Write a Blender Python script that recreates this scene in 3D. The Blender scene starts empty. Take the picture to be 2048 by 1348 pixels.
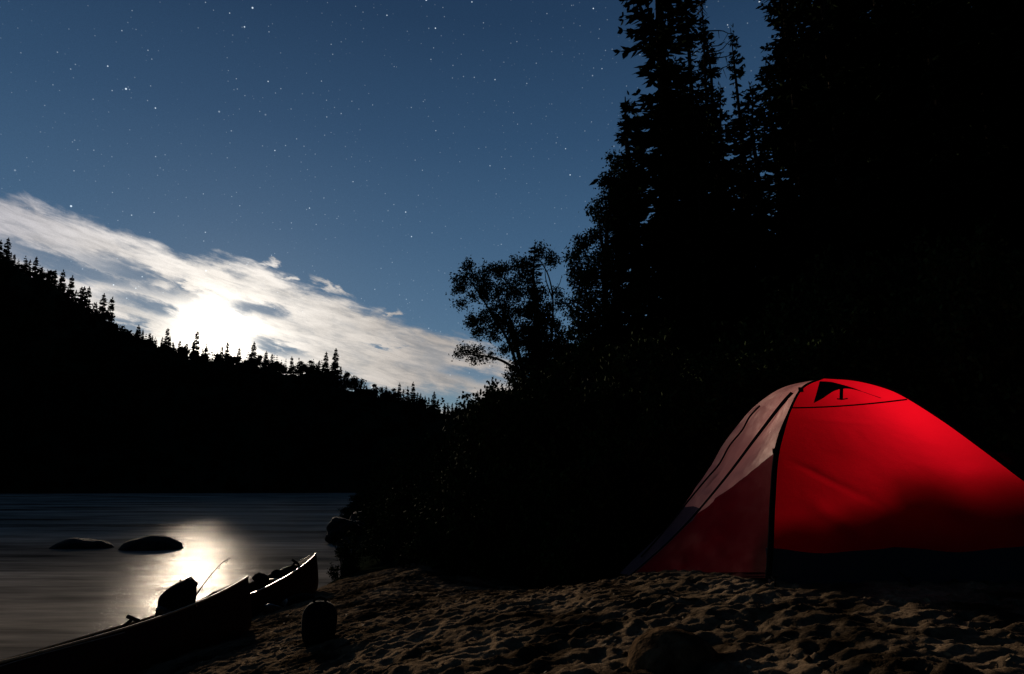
import bpy, math, random
import numpy as np
from mathutils import Vector, noise as mn
from mathutils.bvhtree import BVHTree

R = math.radians
random.seed(4); rng = np.random.default_rng(4)
scene = bpy.context.scene
col = scene.collection

# ------------------------------------------------------------------ camera
F = 1365.0; CAMH = 1.6; PITCH = R(12.15); CP, SP = math.cos(PITCH), math.sin(PITCH)
cam_d = bpy.data.cameras.new('camera'); cam = bpy.data.objects.new('camera', cam_d); col.objects.link(cam)
cam.location = (0, 0, CAMH); cam.rotation_euler = (R(90) + PITCH, 0, 0)
cam_d.lens = 36 * F / 2048; cam_d.sensor_width = 36; cam_d.clip_start = .05; cam_d.clip_end = 3000
scene.camera = cam

def ray(px, py):
    u = (px - 1024) / F; v = (674 - py) / F
    return u, CP - v * SP, SP + v * CP
def W(px, py, Y):
    d = ray(px, py); t = Y / d[1]
    return Vector((d[0] * t, Y, CAMH + d[2] * t))
def AE(px, py):
    d = Vector(ray(px, py)).normalized()
    return math.atan2(d.x, d.y), math.asin(d.z)

MOON_PX = (432, 680)
maz, mel = AE(*MOON_PX)

# ------------------------------------------------------------------ helpers
def tag(o, label=None, cat=None, group=None, kind=None):
    for k, v in (('label', label), ('category', cat), ('group', group), ('kind', kind)):
        if v: o[k] = v
    return o
def mesh(name, V, Fs, mat, parent=None, smooth=False, origin=None):
    V = np.asarray(V, dtype=np.float64)
    if origin is not None: V = V - np.asarray(origin, dtype=np.float64)
    elif parent is not None: V = V - np.array(parent.location)
    me = bpy.data.meshes.new(name)
    if isinstance(Fs, np.ndarray):
        n, k = Fs.shape
        me.vertices.add(len(V)); me.vertices.foreach_set('co', V.astype(np.float32).ravel())
        me.loops.add(n * k); me.loops.foreach_set('vertex_index', Fs.astype(np.int32).ravel())
        me.polygons.add(n); me.polygons.foreach_set('loop_start', np.arange(0, n * k, k, dtype=np.int32))
        me.polygons.foreach_set('loop_total', np.full(n, k, dtype=np.int32))
        me.update(calc_edges=True)
    else:
        me.from_pydata(V.tolist(), [], Fs); me.update()
    if smooth: me.polygons.foreach_set('use_smooth', [True] * len(me.polygons))
    me.materials.append(mat)
    o = bpy.data.objects.new(name, me); col.objects.link(o)
    if origin is not None: o.location = origin
    if parent is not None: o.parent = parent
    return o
def empty(name, loc, rz=0):
    o = bpy.data.objects.new(name, None); o.location = loc; o.rotation_euler = (0, 0, rz); col.objects.link(o); return o
def copy_tree(o, parent=None):
    c = o.copy(); col.objects.link(c); c.parent = parent
    for ch in o.children: copy_tree(ch, c)
    return c

class MB:
    def __init__(s): s.v = []; s.f = []
    def add(s, V, Fs):
        n = len(s.v); s.v += [tuple(p) for p in V]; s.f += [tuple(i + n for i in f) for f in Fs]
    def tube(s, pts, r, n=6, caps=True):
        pts = [Vector(p) for p in pts]; m = len(pts)
        rs = r if isinstance(r, (list, tuple)) else [r] * m
        V = []; up = None
        for i, p in enumerate(pts):
            t = (pts[min(i + 1, m - 1)] - pts[max(i - 1, 0)]).normalized()
            if up is None:
                up = Vector((0, 0, 1)) if abs(t.z) < .9 else Vector((1, 0, 0))
            a = t.cross(up).normalized(); b = a.cross(t).normalized(); up = b
            for k in range(n):
                q = 2 * math.pi * k / n
                V.append(p + a * math.cos(q) * rs[i] + b * math.sin(q) * rs[i])
        Fs = [(i * n + k, i * n + (k + 1) % n, (i + 1) * n + (k + 1) % n, (i + 1) * n + k) for i in range(m - 1) for k in range(n)]
        if caps: Fs += [tuple(range(n))[::-1], tuple((m - 1) * n + k for k in range(n))]
        s.add(V, Fs)
    def box(s, c, sz, rot=None):
        c = Vector(c); V = []
        for x in (-.5, .5):
            for y in (-.5, .5):
                for z in (-.5, .5):
                    p = Vector((x * sz[0], y * sz[1], z * sz[2]))
                    if rot: p = rot @ p
                    V.append(c + p)
        s.add(V, [(0, 1, 3, 2), (4, 6, 7, 5), (0, 4, 5, 1), (2, 3, 7, 6), (0, 2, 6, 4), (1, 5, 7, 3)])
    def build(s, name, mat, parent=None, smooth=False, origin=None):
        return mesh(name, s.v, s.f, mat, parent, smooth, origin)

def interp(x, xp, fp): return np.interp(x, xp, fp)
def spline(pts, n):
    """Catmull-Rom through pts resampled evenly into n points"""
    P = [Vector(p) for p in pts]; P = [P[0] * 2 - P[1]] + P + [P[-1] * 2 - P[-2]]
    out = []
    for i in range(1, len(P) - 2):
        for k in range(24):
            t = k / 24; a, b, c, d = P[i - 1:i + 3]
            out.append(.5 * ((2 * b) + (c - a) * t + (2 * a - 5 * b + 4 * c - d) * t * t + (-a + 3 * b - 3 * c + d) * t ** 3))
    out.append(P[-2])
    L = [0]
    for a, b in zip(out, out[1:]): L.append(L[-1] + (b - a).length)
    A = np.array(out); T = np.linspace(0, L[-1], n)
    return np.stack([np.interp(T, L, A[:, k]) for k in range(A.shape[1])], 1)

# value noise on numpy arrays
_tab = rng.random((256, 256))
def vnoise(x, y):
    xi = np.floor(x).astype(int); yi = np.floor(y).astype(int); fx = x - xi; fy = y - yi
    fx = fx * fx * (3 - 2 * fx); fy = fy * fy * (3 - 2 * fy)
    g = lambda a, b: _tab[a & 255, b & 255]
    return ((g(xi, yi) * (1 - fx) + g(xi + 1, yi) * fx) * (1 - fy) + (g(xi, yi + 1) * (1 - fx) + g(xi + 1, yi + 1) * fx) * fy)
def fbm(x, y, o=4):
    s = 0; a = .5
    for k in range(o): s = s + a * vnoise(x * 2 ** k + 17 * k, y * 2 ** k + 31 * k); a *= .5
    return s

# ------------------------------------------------------------------ materials
def mat_base(name):
    m = bpy.data.materials.new(name); m.use_nodes = True
    nt = m.node_tree; b = nt.nodes['Principled BSDF']; return m, nt, b
def sock(b, *names):
    for n in names:
        if n in b.inputs: return b.inputs[n]
def varied(name, c1, c2, rough=.8, scale=5, spec=.3, bump=0, bscale=60, metal=0, detail=4):
    m, nt, b = mat_base(name); N = nt.nodes; L = nt.links
    tc = N.new('ShaderNodeTexCoord'); nz = N.new('ShaderNodeTexNoise'); nz.inputs['Scale'].default_value = scale; nz.inputs['Detail'].default_value = detail
    L.new(tc.outputs['Object'], nz.inputs['Vector'])
    cr = N.new('ShaderNodeValToRGB'); cr.color_ramp.elements[0].position = .35; cr.color_ramp.elements[1].position = .65
    cr.color_ramp.elements[0].color = (*c1, 1); cr.color_ramp.elements[1].color = (*c2, 1)
    L.new(nz.outputs['Fac'], cr.inputs['Fac']); L.new(cr.outputs['Color'], b.inputs['Base Color'])
    b.inputs['Roughness'].default_value = rough; b.inputs['Metallic'].default_value = metal
    sock(b, 'Specular IOR Level').default_value = spec
    if bump:
        n2 = N.new('ShaderNodeTexNoise'); n2.inputs['Scale'].default_value = bscale; n2.inputs['Detail'].default_value = 5
        L.new(tc.outputs['Object'], n2.inputs['Vector'])
        bp = N.new('ShaderNodeBump'); bp.inputs['Distance'].default_value = bump; bp.inputs['Strength'].default_value = 1
        L.new(n2.outputs['Fac'], bp.inputs['Height']); L.new(bp.outputs['Normal'], b.inputs['Normal'])
    return m
def fabric(name, dif, tra, mixf, rough=.6, weave=900, spec=.15, mottle=.12):
    """thin ripstop nylon: reflects some light, lets some through"""
    m, nt, b = mat_base(name); N = nt.nodes; L = nt.links
    tc = N.new('ShaderNodeTexCoord')
    nz = N.new('ShaderNodeTexNoise'); nz.inputs['Scale'].default_value = 3.5; nz.inputs['Detail'].default_value = 5
    L.new(tc.outputs['Object'], nz.inputs['Vector'])
    w = N.new('ShaderNodeTexNoise'); w.inputs['Scale'].default_value = 26; w.inputs['Detail'].default_value = 5; w.inputs['Roughness'].default_value = .7
    L.new(tc.outputs['Object'], w.inputs['Vector'])
    bp = N.new('ShaderNodeBump'); bp.inputs['Distance'].default_value = .004; bp.inputs['Strength'].default_value = .6
    L.new(w.outputs['Fac'], bp.inputs['Height'])
    def col_(c):
        mx = N.new('ShaderNodeMixRGB'); mx.inputs[1].default_value = (*[k * (1 - mottle) for k in c], 1); mx.inputs[2].default_value = (*[min(1, k * (1 + mottle)) for k in c], 1)
        L.new(nz.outputs['Fac'], mx.inputs[0]); return mx.outputs[0]
    L.new(col_(dif), b.inputs['Base Color']); b.inputs['Roughness'].default_value = rough
    sock(b, 'Specular IOR Level').default_value = spec
    L.new(bp.outputs['Normal'], b.inputs['Normal'])
    t = N.new('ShaderNodeBsdfTranslucent'); L.new(col_(tra), t.inputs['Color']); L.new(bp.outputs['Normal'], t.inputs['Normal'])
    mx = N.new('ShaderNodeMixShader'); mx.inputs[0].default_value = mixf
    L.new(b.outputs[0], mx.inputs[1]); L.new(t.outputs[0], mx.inputs[2])
    L.new(mx.outputs[0], N['Material Output'].inputs['Surface'])
    return m

def sand_material():
    m, nt, b = mat_base('damp_sand'); N = nt.nodes; L = nt.links
    tc = N.new('ShaderNodeTexCoord')
    n1 = N.new('ShaderNodeTexNoise'); n1.inputs['Scale'].default_value = 2.1; n1.inputs['Detail'].default_value = 8; n1.inputs['Roughness'].default_value = .65
    L.new(tc.outputs['Object'], n1.inputs['Vector'])
    cr = N.new('ShaderNodeValToRGB'); e = cr.color_ramp.elements
    e[0].position = .40; e[0].color = (.030, .021, .013, 1); e[1].position = .62; e[1].color = (.235, .165, .104, 1)
    L.new(n1.outputs['Fac'], cr.inputs['Fac'])
    n2 = N.new('ShaderNodeTexNoise'); n2.inputs['Scale'].default_value = 60; n2.inputs['Detail'].default_value = 6; n2.inputs['Roughness'].default_value = .75
    L.new(tc.outputs['Object'], n2.inputs['Vector'])
    mm = N.new('ShaderNodeMapRange'); mm.inputs['From Min'].default_value = .3; mm.inputs['From Max'].default_value = .7; mm.inputs['To Min'].default_value = .45; mm.inputs['To Max'].default_value = 1.3
    L.new(n2.outputs['Fac'], mm.inputs['Value'])
    mu = N.new('ShaderNodeMixRGB'); mu.blend_type = 'MULTIPLY'; mu.inputs[0].default_value = 1
    L.new(cr.outputs[0], mu.inputs[1]); L.new(mm.outputs[0], mu.inputs[2]); L.new(mu.outputs[0], b.inputs['Base Color'])
    b.inputs['Roughness'].default_value = 1; sock(b, 'Specular IOR Level').default_value = 0
    n3 = N.new('ShaderNodeTexNoise'); n3.inputs['Scale'].default_value = 45; n3.inputs['Detail'].default_value = 9; n3.inputs['Roughness'].default_value = .7
    L.new(tc.outputs['Object'], n3.inputs['Vector'])
    bp = N.new('ShaderNodeBump'); bp.inputs['Distance'].default_value = .020; bp.inputs['Strength'].default_value = 1
    L.new(n3.outputs['Fac'], bp.inputs['Height']); L.new(bp.outputs['Normal'], b.inputs['Normal'])
    return m

def water_material():
    m, nt, b = mat_base('river_water'); N = nt.nodes; L = nt.links
    tc = N.new('ShaderNodeTexCoord')
    def nz(sc, scale, det, rg=.55, rot=0):
        mp = N.new('ShaderNodeMapping'); mp.inputs['Scale'].default_value = sc; mp.inputs['Rotation'].default_value = (0, 0, rot)
        L.new(tc.outputs['Object'], mp.inputs['Vector'])
        n = N.new('ShaderNodeTexNoise'); n.inputs['Scale'].default_value = scale; n.inputs['Detail'].default_value = det; n.inputs['Roughness'].default_value = rg
        L.new(mp.outputs[0], n.inputs['Vector']); return n
    big = nz((.16, .55, 1), .55, 5, .6, R(8))
    cr = N.new('ShaderNodeValToRGB'); e = cr.color_ramp.elements
    e[0].position = .36; e[0].color = (.02, .019, .017, 1); e[1].position = .60; e[1].color = (.40, .355, .30, 1)
    L.new(big.outputs['Fac'], cr.inputs['Fac'])
    fine = nz((.25, 1.6, 1), 2.2, 6, .6)
    mr = N.new('ShaderNodeMapRange'); mr.inputs['From Min'].default_value = .3; mr.inputs['From Max'].default_value = .7; mr.inputs['To Min'].default_value = .45; mr.inputs['To Max'].default_value = 1.35
    L.new(fine.outputs['Fac'], mr.inputs['Value'])
    mu = N.new('ShaderNodeMixRGB'); mu.blend_type = 'MULTIPLY'; mu.inputs[0].default_value = 1
    L.new(cr.outputs[0], mu.inputs[1]); L.new(mr.outputs[0], mu.inputs[2]); L.new(mu.outputs[0], b.inputs['Base Color'])
    b.inputs['Roughness'].default_value = .20; b.inputs['IOR'].default_value = 1.33
    rip = nz((.7, 2.2, 1), 5.0, 6, .62)
    bp = N.new('ShaderNodeBump'); bp.inputs['Distance'].default_value = .020; bp.inputs['Strength'].default_value = .8
    L.new(rip.outputs['Fac'], bp.inputs['Height'])
    swl = nz((.3, 1.1, 1), .8, 3, .5)
    b2 = N.new('ShaderNodeBump'); b2.inputs['Distance'].default_value = .05; b2.inputs['Strength'].default_value = .3
    L.new(swl.outputs['Fac'], b2.inputs['Height']); L.new(bp.outputs['Normal'], b2.inputs['Normal'])
    L.new(b2.outputs['Normal'], b.inputs['Normal'])
    d = N.new('ShaderNodeBsdfDiffuse'); L.new(mu.outputs[0], d.inputs['Color'])   # aerated, silty water
    pat = nz((.30, 1.3, 1), 1.5, 7, .66, R(4))
    pr = N.new('ShaderNodeMapRange'); pr.inputs['From Min'].default_value = .32; pr.inputs['From Max'].default_value = .66; pr.inputs['To Min'].default_value = .05; pr.inputs['To Max'].default_value = .19
    L.new(pat.outputs['Fac'], pr.inputs['Value'])
    mx = N.new('ShaderNodeMixShader'); L.new(pr.outputs[0], mx.inputs[0]); L.new(d.outputs[0], mx.inputs[1]); L.new(b.outputs[0], mx.inputs[2])
    L.new(mx.outputs[0], N['Material Output'].inputs['Surface'])
    return m

M = {
 'sand': sand_material(), 'water': water_material(),
 'hill': varied('dark_forest_floor', (.010, .013, .008), (.02, .025, .014), 1, .05, .0),
 'needle': varied('spruce_needles', (.006, .010, .006), (.016, .024, .012), .95, 1.3, .0),
 'far_needle': varied('far_spruce_needles', (.008, .012, .008), (.016, .022, .014), .9, .2, .03),
 'bark': varied('bark', (.009, .007, .006), (.022, .018, .014), .95, 12, .0, .01, 30),
 'leaf': varied('alder_leaf', (.009, .016, .005), (.036, .054, .017), .9, 9, .004),
 'leaf_dull': varied('birch_leaf', (.014, .024, .012), (.026, .038, .018), .9, 3, .0),
 'rock': varied('wet_rock', (.006, .0055, .005), (.014, .013, .012), .8, 4, .08, .02, 12),
 'sandrock': varied('sandy_rock', (.020, .013, .008), (.10, .064, .036), 1, 14, .0, .025, 26),
 'hull': varied('canoe_red_hull', (.026, .003, .003), (.030, .005, .004), .5, 6, .2),
 'inner': varied('canoe_interior', (.02, .015, .010), (.04, .03, .02), .6, 8, .3),
 'wood': varied('ash_gunwale', (.40, .28, .15), (.55, .40, .23), .35, 20, .5),
 'black': varied('black_nylon', (.004, .004, .005), (.008, .008, .009), .9, 8, .03, .004, 30),
 'strap': varied('black_webbing', (.005, .005, .006), (.010, .010, .011), .95, 20, .0),
 'pole': varied('dark_pole_sleeve', (.004, .0035, .004), (.008, .007, .007), 1, 20, .0),
 'line': varied('pale_cord', (.22, .2, .16), (.35, .32, .27), .6, 30, .3),
 'dead': varied('dead_leaf', (.12, .08, .045), (.24, .19, .12), .8, 30, .05),
 'foot': varied('sandal_leather', (.04, .03, .02), (.08, .06, .045), .5, 12, .4),
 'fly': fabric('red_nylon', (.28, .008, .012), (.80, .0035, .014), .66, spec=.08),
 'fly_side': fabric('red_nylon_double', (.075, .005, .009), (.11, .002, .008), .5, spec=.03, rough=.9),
 'fly_grey': fabric('pale_grey_nylon', (.36, .205, .185), (.58, .21, .18), .40),
 'fly_shaded': fabric('shaded_door_nylon', (.050, .048, .065), (.06, .03, .04), .35, spec=.02),  # bush shade on the lower vestibule, put into the fabric colour
 'fly_dark': fabric('slate_nylon', (.035, .04, .055), (.02, .02, .03), .2),
}

# ------------------------------------------------------------------ world
def build_world():
    w = bpy.data.worlds.new('World'); scene.world = w; w.use_nodes = True
    nt = w.node_tree; N = nt.nodes; L = nt.links; N.clear()
    out = N.new('ShaderNodeOutputWorld'); bg = N.new('ShaderNodeBackground'); L.new(bg.outputs[0], out.inputs[0])
    class S:
        def __init__(s, o): s.o = o
        def __add__(a, b): return mth('ADD', a, b)
        __radd__ = __add__
        def __sub__(a, b): return mth('SUBTRACT', a, b)
        def __rsub__(a, b): return mth('SUBTRACT', b, a)
        def __mul__(a, b): return mth('MULTIPLY', a, b)
        __rmul__ = __mul__
        def __truediv__(a, b): return mth('DIVIDE', a, b)
    def mth(op, *a, clamp=False):
        n = N.new('ShaderNodeMath'); n.operation = op; n.use_clamp = clamp
        for i, x in enumerate(a):
            if isinstance(x, S): L.new(x.o, n.inputs[i])
            else: n.inputs[i].default_value = x
        return S(n.outputs[0])
    def sstep(a, b, x):
        n = N.new('ShaderNodeMapRange'); n.interpolation_type = 'SMOOTHSTEP'; n.inputs['From Min'].default_value = a; n.inputs['From Max'].default_value = b
        L.new(x.o, n.inputs['Value']); return S(n.outputs[0])
    def clamp(x): return mth('MAXIMUM', mth('MINIMUM', x, 1.0), 0.0)
    tc = N.new('ShaderNodeTexCoord'); sep = N.new('ShaderNodeSeparateXYZ'); nrm = N.new('ShaderNodeVectorMath'); nrm.operation = 'NORMALIZE'
    L.new(tc.outputs['Generated'], nrm.inputs[0]); L.new(nrm.outputs[0], sep.inputs[0])
    X, Y, Z = (S(sep.outputs[i]) for i in range(3))
    az = mth('ARCTAN2', X, Y); el = mth('ARCSINE', Z)
    mv = (math.sin(maz) * math.cos(mel), math.cos(maz) * math.cos(mel), math.sin(mel))
    th = mth('ARCCOSINE', mth('MINIMUM', X * mv[0] + Y * mv[1] + Z * mv[2], .99999))
    def vec(a, b, c=0.0):
        n = N.new('ShaderNodeCombineXYZ')
        for i, x in enumerate((a, b, c)):
            if isinstance(x, S): L.new(x.o, n.inputs[i])
            else: n.inputs[i].default_value = x
        return n.outputs[0]
    def noise(v, scale, det=5, rg=.55, dist=0):
        n = N.new('ShaderNodeTexNoise'); n.inputs['Scale'].default_value = scale; n.inputs['Detail'].default_value = det
        n.inputs['Roughness'].default_value = rg; n.inputs['Distortion'].default_value = dist
        L.new(v, n.inputs['Vector']); return S(n.outputs[0])
    # base sky
    ramp = N.new('ShaderNodeValToRGB'); cr = ramp.color_ramp
    L.new(mth('DIVIDE', el, 1.5708, clamp=True).o, ramp.inputs[0])
    stops = [(0, (.150, .285, .355)), (5, (.135, .265, .34)), (9, (.090, .185, .29)), (14, (.066, .145, .25)), (20, (.045, .108, .203)), (28, (.0265, .071, .148)), (37, (.0150, .043, .098)), (55, (.008, .022, .055)), (90, (.003, .009, .025))]
    while len(cr.elements) < len(stops): cr.elements.new(.5)
    for e, (d, c) in zip(cr.elements, stops): e.position = d / 90; e.color = (*c, 1)
    def mix(f, a, b, mode='MIX'):
        n = N.new('ShaderNodeMixRGB'); n.blend_type = mode; n.use_clamp = False
        for i, x in ((0, f), (1, a), (2, b)):
            if isinstance(x, S): L.new(x.o, n.inputs[i])
            elif isinstance(x, tuple): n.inputs[i].default_value = (*x, 1)
            else: n.inputs[i].default_value = x
        return S(n.outputs[0])
    away = 1.0 - sstep(.95, 1.7, th) * .85
    sky = mix(1.0, S(ramp.outputs[0]), away, 'MULTIPLY')
    nis = N.new('ShaderNodeTexSky'); nis.sky_type = 'NISHITA'; nis.sun_disc = False; nis.sun_elevation = mel; nis.sun_rotation = maz
    nsc = mix(1.0, S(nis.outputs[0]), (.0012, .0012, .0012), 'MULTIPLY')
    sky = mix(1.0, sky, nsc, 'ADD')
    # --- clouds, drawn out along one drift direction
    tilt = R(13)
    along = az * math.cos(tilt) - el * math.sin(tilt)
    across = az * math.sin(tilt) + el * math.cos(tilt)
    cv = vec(along * .42, across * 1.5, 0.3)
    n_big = noise(cv, 20, 6, .55, .25)
    cv2 = vec(along * .30, across * 1.6, 4.1)
    n_fine = noise(cv2, 85, 6, .62, .4)
    cv3 = vec(along * .55, across * 1.1, 7.7)
    n_mid = noise(cv3, 38, 6, .6, .3)
    waz = az + (n_mid - .5) * .13 + (n_fine - .5) * .04; wel = el + (n_big - .5) * .034 + (n_fine - .5) * .016
    # upper edge
    top = [(-500, 300), (-200, 345), (0, 392), (120, 425), (250, 475), (350, 505), (450, 522), (520, 534), (600, 568), (680, 594), (740, 616), (800, 640), (880, 662), (950, 684), (1010, 715), (1060, 760), (1150, 900)]
    fc = N.new('ShaderNodeFloatCurve'); A0, A1 = -.95, .12; c = fc.mapping.curves[0]
    pts = [AE(*p) for p in top]
    pts = [((a - A0) / (A1 - A0), max(0, e) / .5) for a, e in pts]
    pts = [p for p in pts if 0 < p[0] < 1]
    c.points[0].location = (0, pts[0][1]); c.points[1].location = (1, 0)
    for p in pts: c.points.new(*p)
    for p in c.points: p.handle_type = 'AUTO'
    fc.mapping.update()
    L.new(mth('DIVIDE', az - A0, A1 - A0, clamp=True).o, fc.inputs['Value'])
    topc = S(fc.outputs[0]) * .5
    edge = topc - el + (n_big - .5) * .045 + (n_mid - .5) * .035 + (n_fine - .5) * .02
    body = sstep(-.008, .016, edge)
    body = body * sstep(-1.25, -1.0, az) 
    def blob(px, py, a, b, deg, rag=1.0, soft=.75):
        a0, e0 = AE(px, py); a /= F; b /= F; q = R(-deg)
        dx = waz - a0; dy = wel - e0
        u = (dx * math.cos(q) + dy * math.sin(q)) / a; v = (dy * math.cos(q) - dx * math.sin(q)) / b
        d = mth('SQRT', u * u + v * v) + (n_mid - .5) * rag * 1.2
        return 1.0 - sstep(1 - soft, 1 + soft, d)
    gaps = None
    for g in [(165, 538, 140, 13, 10), (300, 562, 105, 16, 13), (385, 583, 26, 10, 38), (512, 617, 40, 13, 6), (272, 606, 48, 13, 8), (245, 652, 30, 9, 8), (552, 697, 55, 8, 10), (780, 785, 150, 13, 5),
              (900, 800, 120, 18, 5), (945, 748, 62, 12, 8), (365, 582, 16, 6, 5), (760, 690, 30, 4, 8), (700, 765, 60, 8, 8)]:
        b = blob(*g); gaps = b if gaps is None else mth('MAXIMUM', gaps, b)
    wisps = None
    for g in [(650, 573, 26, 8, 22), (522, 521, 14, 4, -5), (780, 629, 15, 6, -25), (560, 551, 11, 4, -20), (330, 575, 30, 7, 5), (395, 560, 0.1, .1, 0)]:
        if g[2] < 1: continue
        b = blob(*g, .9, .9); wisps = b if wisps is None else mth('MAXIMUM', wisps, b)
    rightness = sstep(-.30, -.08, az)
    thin = sstep(.36, .53, n_big * .3 + n_mid * .4 + n_fine * .3 - rightness * .03)
    dens = body * (.74 + thin * .26)
    dens = clamp(mth('MAXIMUM', dens * (1.0 - gaps * .88), wisps * .85))
    # colour
    near = 1.0 - sstep(0.02, .33, th)
    ccol = mix(near, mix(sstep(-.42, -.2, az), (.50, .49, .53), (.50, .45, .41)), (1.0, .93, .84))
    shade = .66 + .42 * sstep(.30, .66, n_fine * .5 + n_big * .5)
    ccol = mix(1.0, ccol, shade, 'MULTIPLY')
    low = mth('MULTIPLY', sstep(.06, .13, el), 1.0)
    ccol = mix(1.0, ccol, .86 + low * .14, 'MULTIPLY')
    full = mix(dens * .93, sky, ccol)
    g1 = mth('EXPONENT', mth('POWER', th / .040, 2.0) * -1.0)
    g2 = mth('EXPONENT', th / .085 * -1.0)
    glow = (g1 * 2.6 + g2 * .42) * (.10 + dens * .90)
    full = mix(1.0, full, mix(1.0, (1.0, .90, .76), glow, 'MULTIPLY'), 'ADD')
    # --- stars
    def stars(scale, thr, rad, amp):
        v = N.new('ShaderNodeTexVoronoi'); v.feature = 'F1'; v.inputs['Scale'].default_value = scale; v.inputs['Randomness'].default_value = 1
        L.new(nrm.outputs[0], v.inputs['Vector'])
        s2 = N.new('ShaderNodeSeparateXYZ'); L.new(v.outputs['Color'], s2.inputs[0])
        keep = mth('GREATER_THAN', S(s2.outputs[0]), thr)
        mag = mth('POWER', S(s2.outputs[1]), 4.0) + .12
        spot = 1.0 - sstep(rad * .3, rad, S(v.outputs['Distance']))
        return spot * keep * mag * amp
    st = stars(32, .35, .050, 1.35) + stars(70, .25, .078, .95) + stars(140, .15, .14, .32)
    full = mix(1.0, full, mix(1.0, (.80, .92, 1.0), st * (1.0 - dens * .6), 'MULTIPLY'), 'ADD')
    # faint unresolved star dust
    wn = noise(nrm.outputs[0], 900, 2, .9)
    full = mix(1.0, full, .80 + wn * .40, 'MULTIPLY')
    L.new(full.o, bg.inputs[0]); bg.inputs[1].default_value = 1.0
    try:
        w.cycles.sampling_method = 'MANUAL'; w.cycles.sample_map_resolution = 1024
    except Exception: pass
build_world()

sun = bpy.data.lights.new('moonlight', 'SUN'); sun.energy = 4.2; sun.angle = R(1.5); sun.color = (1.0, .81, .61)
so = bpy.data.objects.new('moonlight', sun); col.objects.link(so)
LM = Vector((math.sin(maz) * math.cos(mel), math.cos(maz) * math.cos(mel), math.sin(mel)))
so.rotation_euler = LM.to_track_quat('Z', 'Y').to_euler()
scene.view_settings.view_transform = 'Standard'; scene.view_settings.look = 'None'
scene.view_settings.exposure = 0; scene.view_settings.gamma = 1
scene.cycles.max_bounces = 6; scene.cycles.diffuse_bounces = 3; scene.cycles.transmission_bounces = 4
scene.cycles.sample_clamp_indirect = 3
scene.cycles.use_denoising = True

# ------------------------------------------------------------------ terrain
XW_Y = [-8, 5, 9, 11, 13.3, 18, 22, 40, 130, 400]; XW_X = [-3.3, -3.32, -3.12, -2.96, -3.05, -4.1, -5.7, -9.6, -29, -90]
def zbase(x, y):
    xs = x - interp(y, XW_Y, XW_X)
    z = interp(xs, [-6, -1.5, -.3, 0, .5, 1.6, 3.1, 4.6, 7, 14, 60, 300], [-1.6, -.8, -.12, 0, .24, .48, .82, 1.05, 1.09, 1.5, 7, 30])
    k = np.clip((y - 4.3) / 4.0, 0, 1); k = k * k * (3 - 2 * k)
    j = np.clip((xs - 2.0) / 1.6, 0, 1)
    z = z - k * j * .50 * (1 - np.clip((x - 1.5) / 3, 0, 1) * .7)
    return z
NF = 2200
fx = rng.uniform(-3.4, 5, NF); fy = rng.uniform(1.2, 8.5, NF); fa = rng.uniform(0, math.pi, NF); fl = .03 + .13 * rng.random(NF) ** 2; fd = rng.uniform(.003, .015, NF)
# footprints: the sand is trodden all over
_ph = {}
def dents(x, y):
    d = np.zeros_like(x)
    for i in range(NF):
        if x.shape[1] > 50:
            j0, j1 = np.searchsorted(x[0], (fx[i] - .35, fx[i] + .35)); i0, i1 = np.searchsorted(y[:, 0], (fy[i] - .35, fy[i] + .35)); m = (slice(i0, i1), slice(j0, j1))
        else:
            m = (abs(x - fx[i]) < .35) & (abs(y - fy[i]) < .35)
            if not m.any(): continue
        dx = x[m] - fx[i]; dy = y[m] - fy[i]
        u = (dx * math.cos(fa[i]) + dy * math.sin(fa[i])) / fl[i]; v = (-dx * math.sin(fa[i]) + dy * math.cos(fa[i])) / (fl[i] * .48)
        r = np.sqrt(u * u + v * v)
        d[m] += fd[i] * (-np.exp(-(r ** 3)) + .55 * np.exp(-((r - 1.35) / .35) ** 2))
    return d
def rough_sand(x, y):
    n = (fbm(x * 4.2 + 5, y * 7.2, 6) - .5) * .046
    rid = 1 - abs(fbm(x * 6.5, y * 8.5 + 40, 4) * 2 - .95) * 2
    n = n + rid * .016 + (fbm(x * 15, y * 26 + 9, 5) - .47) * .040 + (fbm(x * 1.1, y * 1.1 + 9, 3) - .45) * .05
    return n
def grid(x0, x1, nx, y0, y1, ny, fn):
    gx, gy = np.meshgrid(np.linspace(x0, x1, nx), np.linspace(y0, y1, ny)); gz = fn(gx, gy)
    V = np.stack([gx.ravel(), gy.ravel(), gz.ravel()], 1)
    i = np.arange(nx * ny).reshape(ny, nx)
    Fs = np.stack([i[:-1, :-1].ravel(), i[:-1, 1:].ravel(), i[1:, 1:].ravel(), i[1:, :-1].ravel()], 1)
    return V, Fs
def beach_fn(x, y):
    xs = x - interp(y, XW_Y, XW_X)
    amp = np.clip(xs / 1.0, 0.05, 1)
    edge = np.clip((x + 4) / .6, 0, 1) * np.clip((6.6 - x) / .6, 0, 1) * np.clip((y - .4) / .5, 0, 1) * np.clip((10.4 - y) / .8, 0, 1)
    tent = np.clip(np.hypot((x - 2.5) / 1.5, (y - 5.0) / 1.3), 0, 1) * .7 + .3
    return zbase(x, y) + (rough_sand(x, y) + dents(x, y)) * amp * edge * tent
V, Fs = grid(-4, 6.6, 700, .4, 10.4, 660, beach_fn)
tag(mesh('beach', V, Fs, M['sand'], smooth=True), kind='structure', label='trodden brown sand beach sloping to the river')
def gz(x, y): return float(beach_fn(np.array([[x]], float), np.array([[y]], float))[0, 0])
def gz0(x, y): return float(zbase(np.array([x], float), np.array([y], float))[0])
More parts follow.
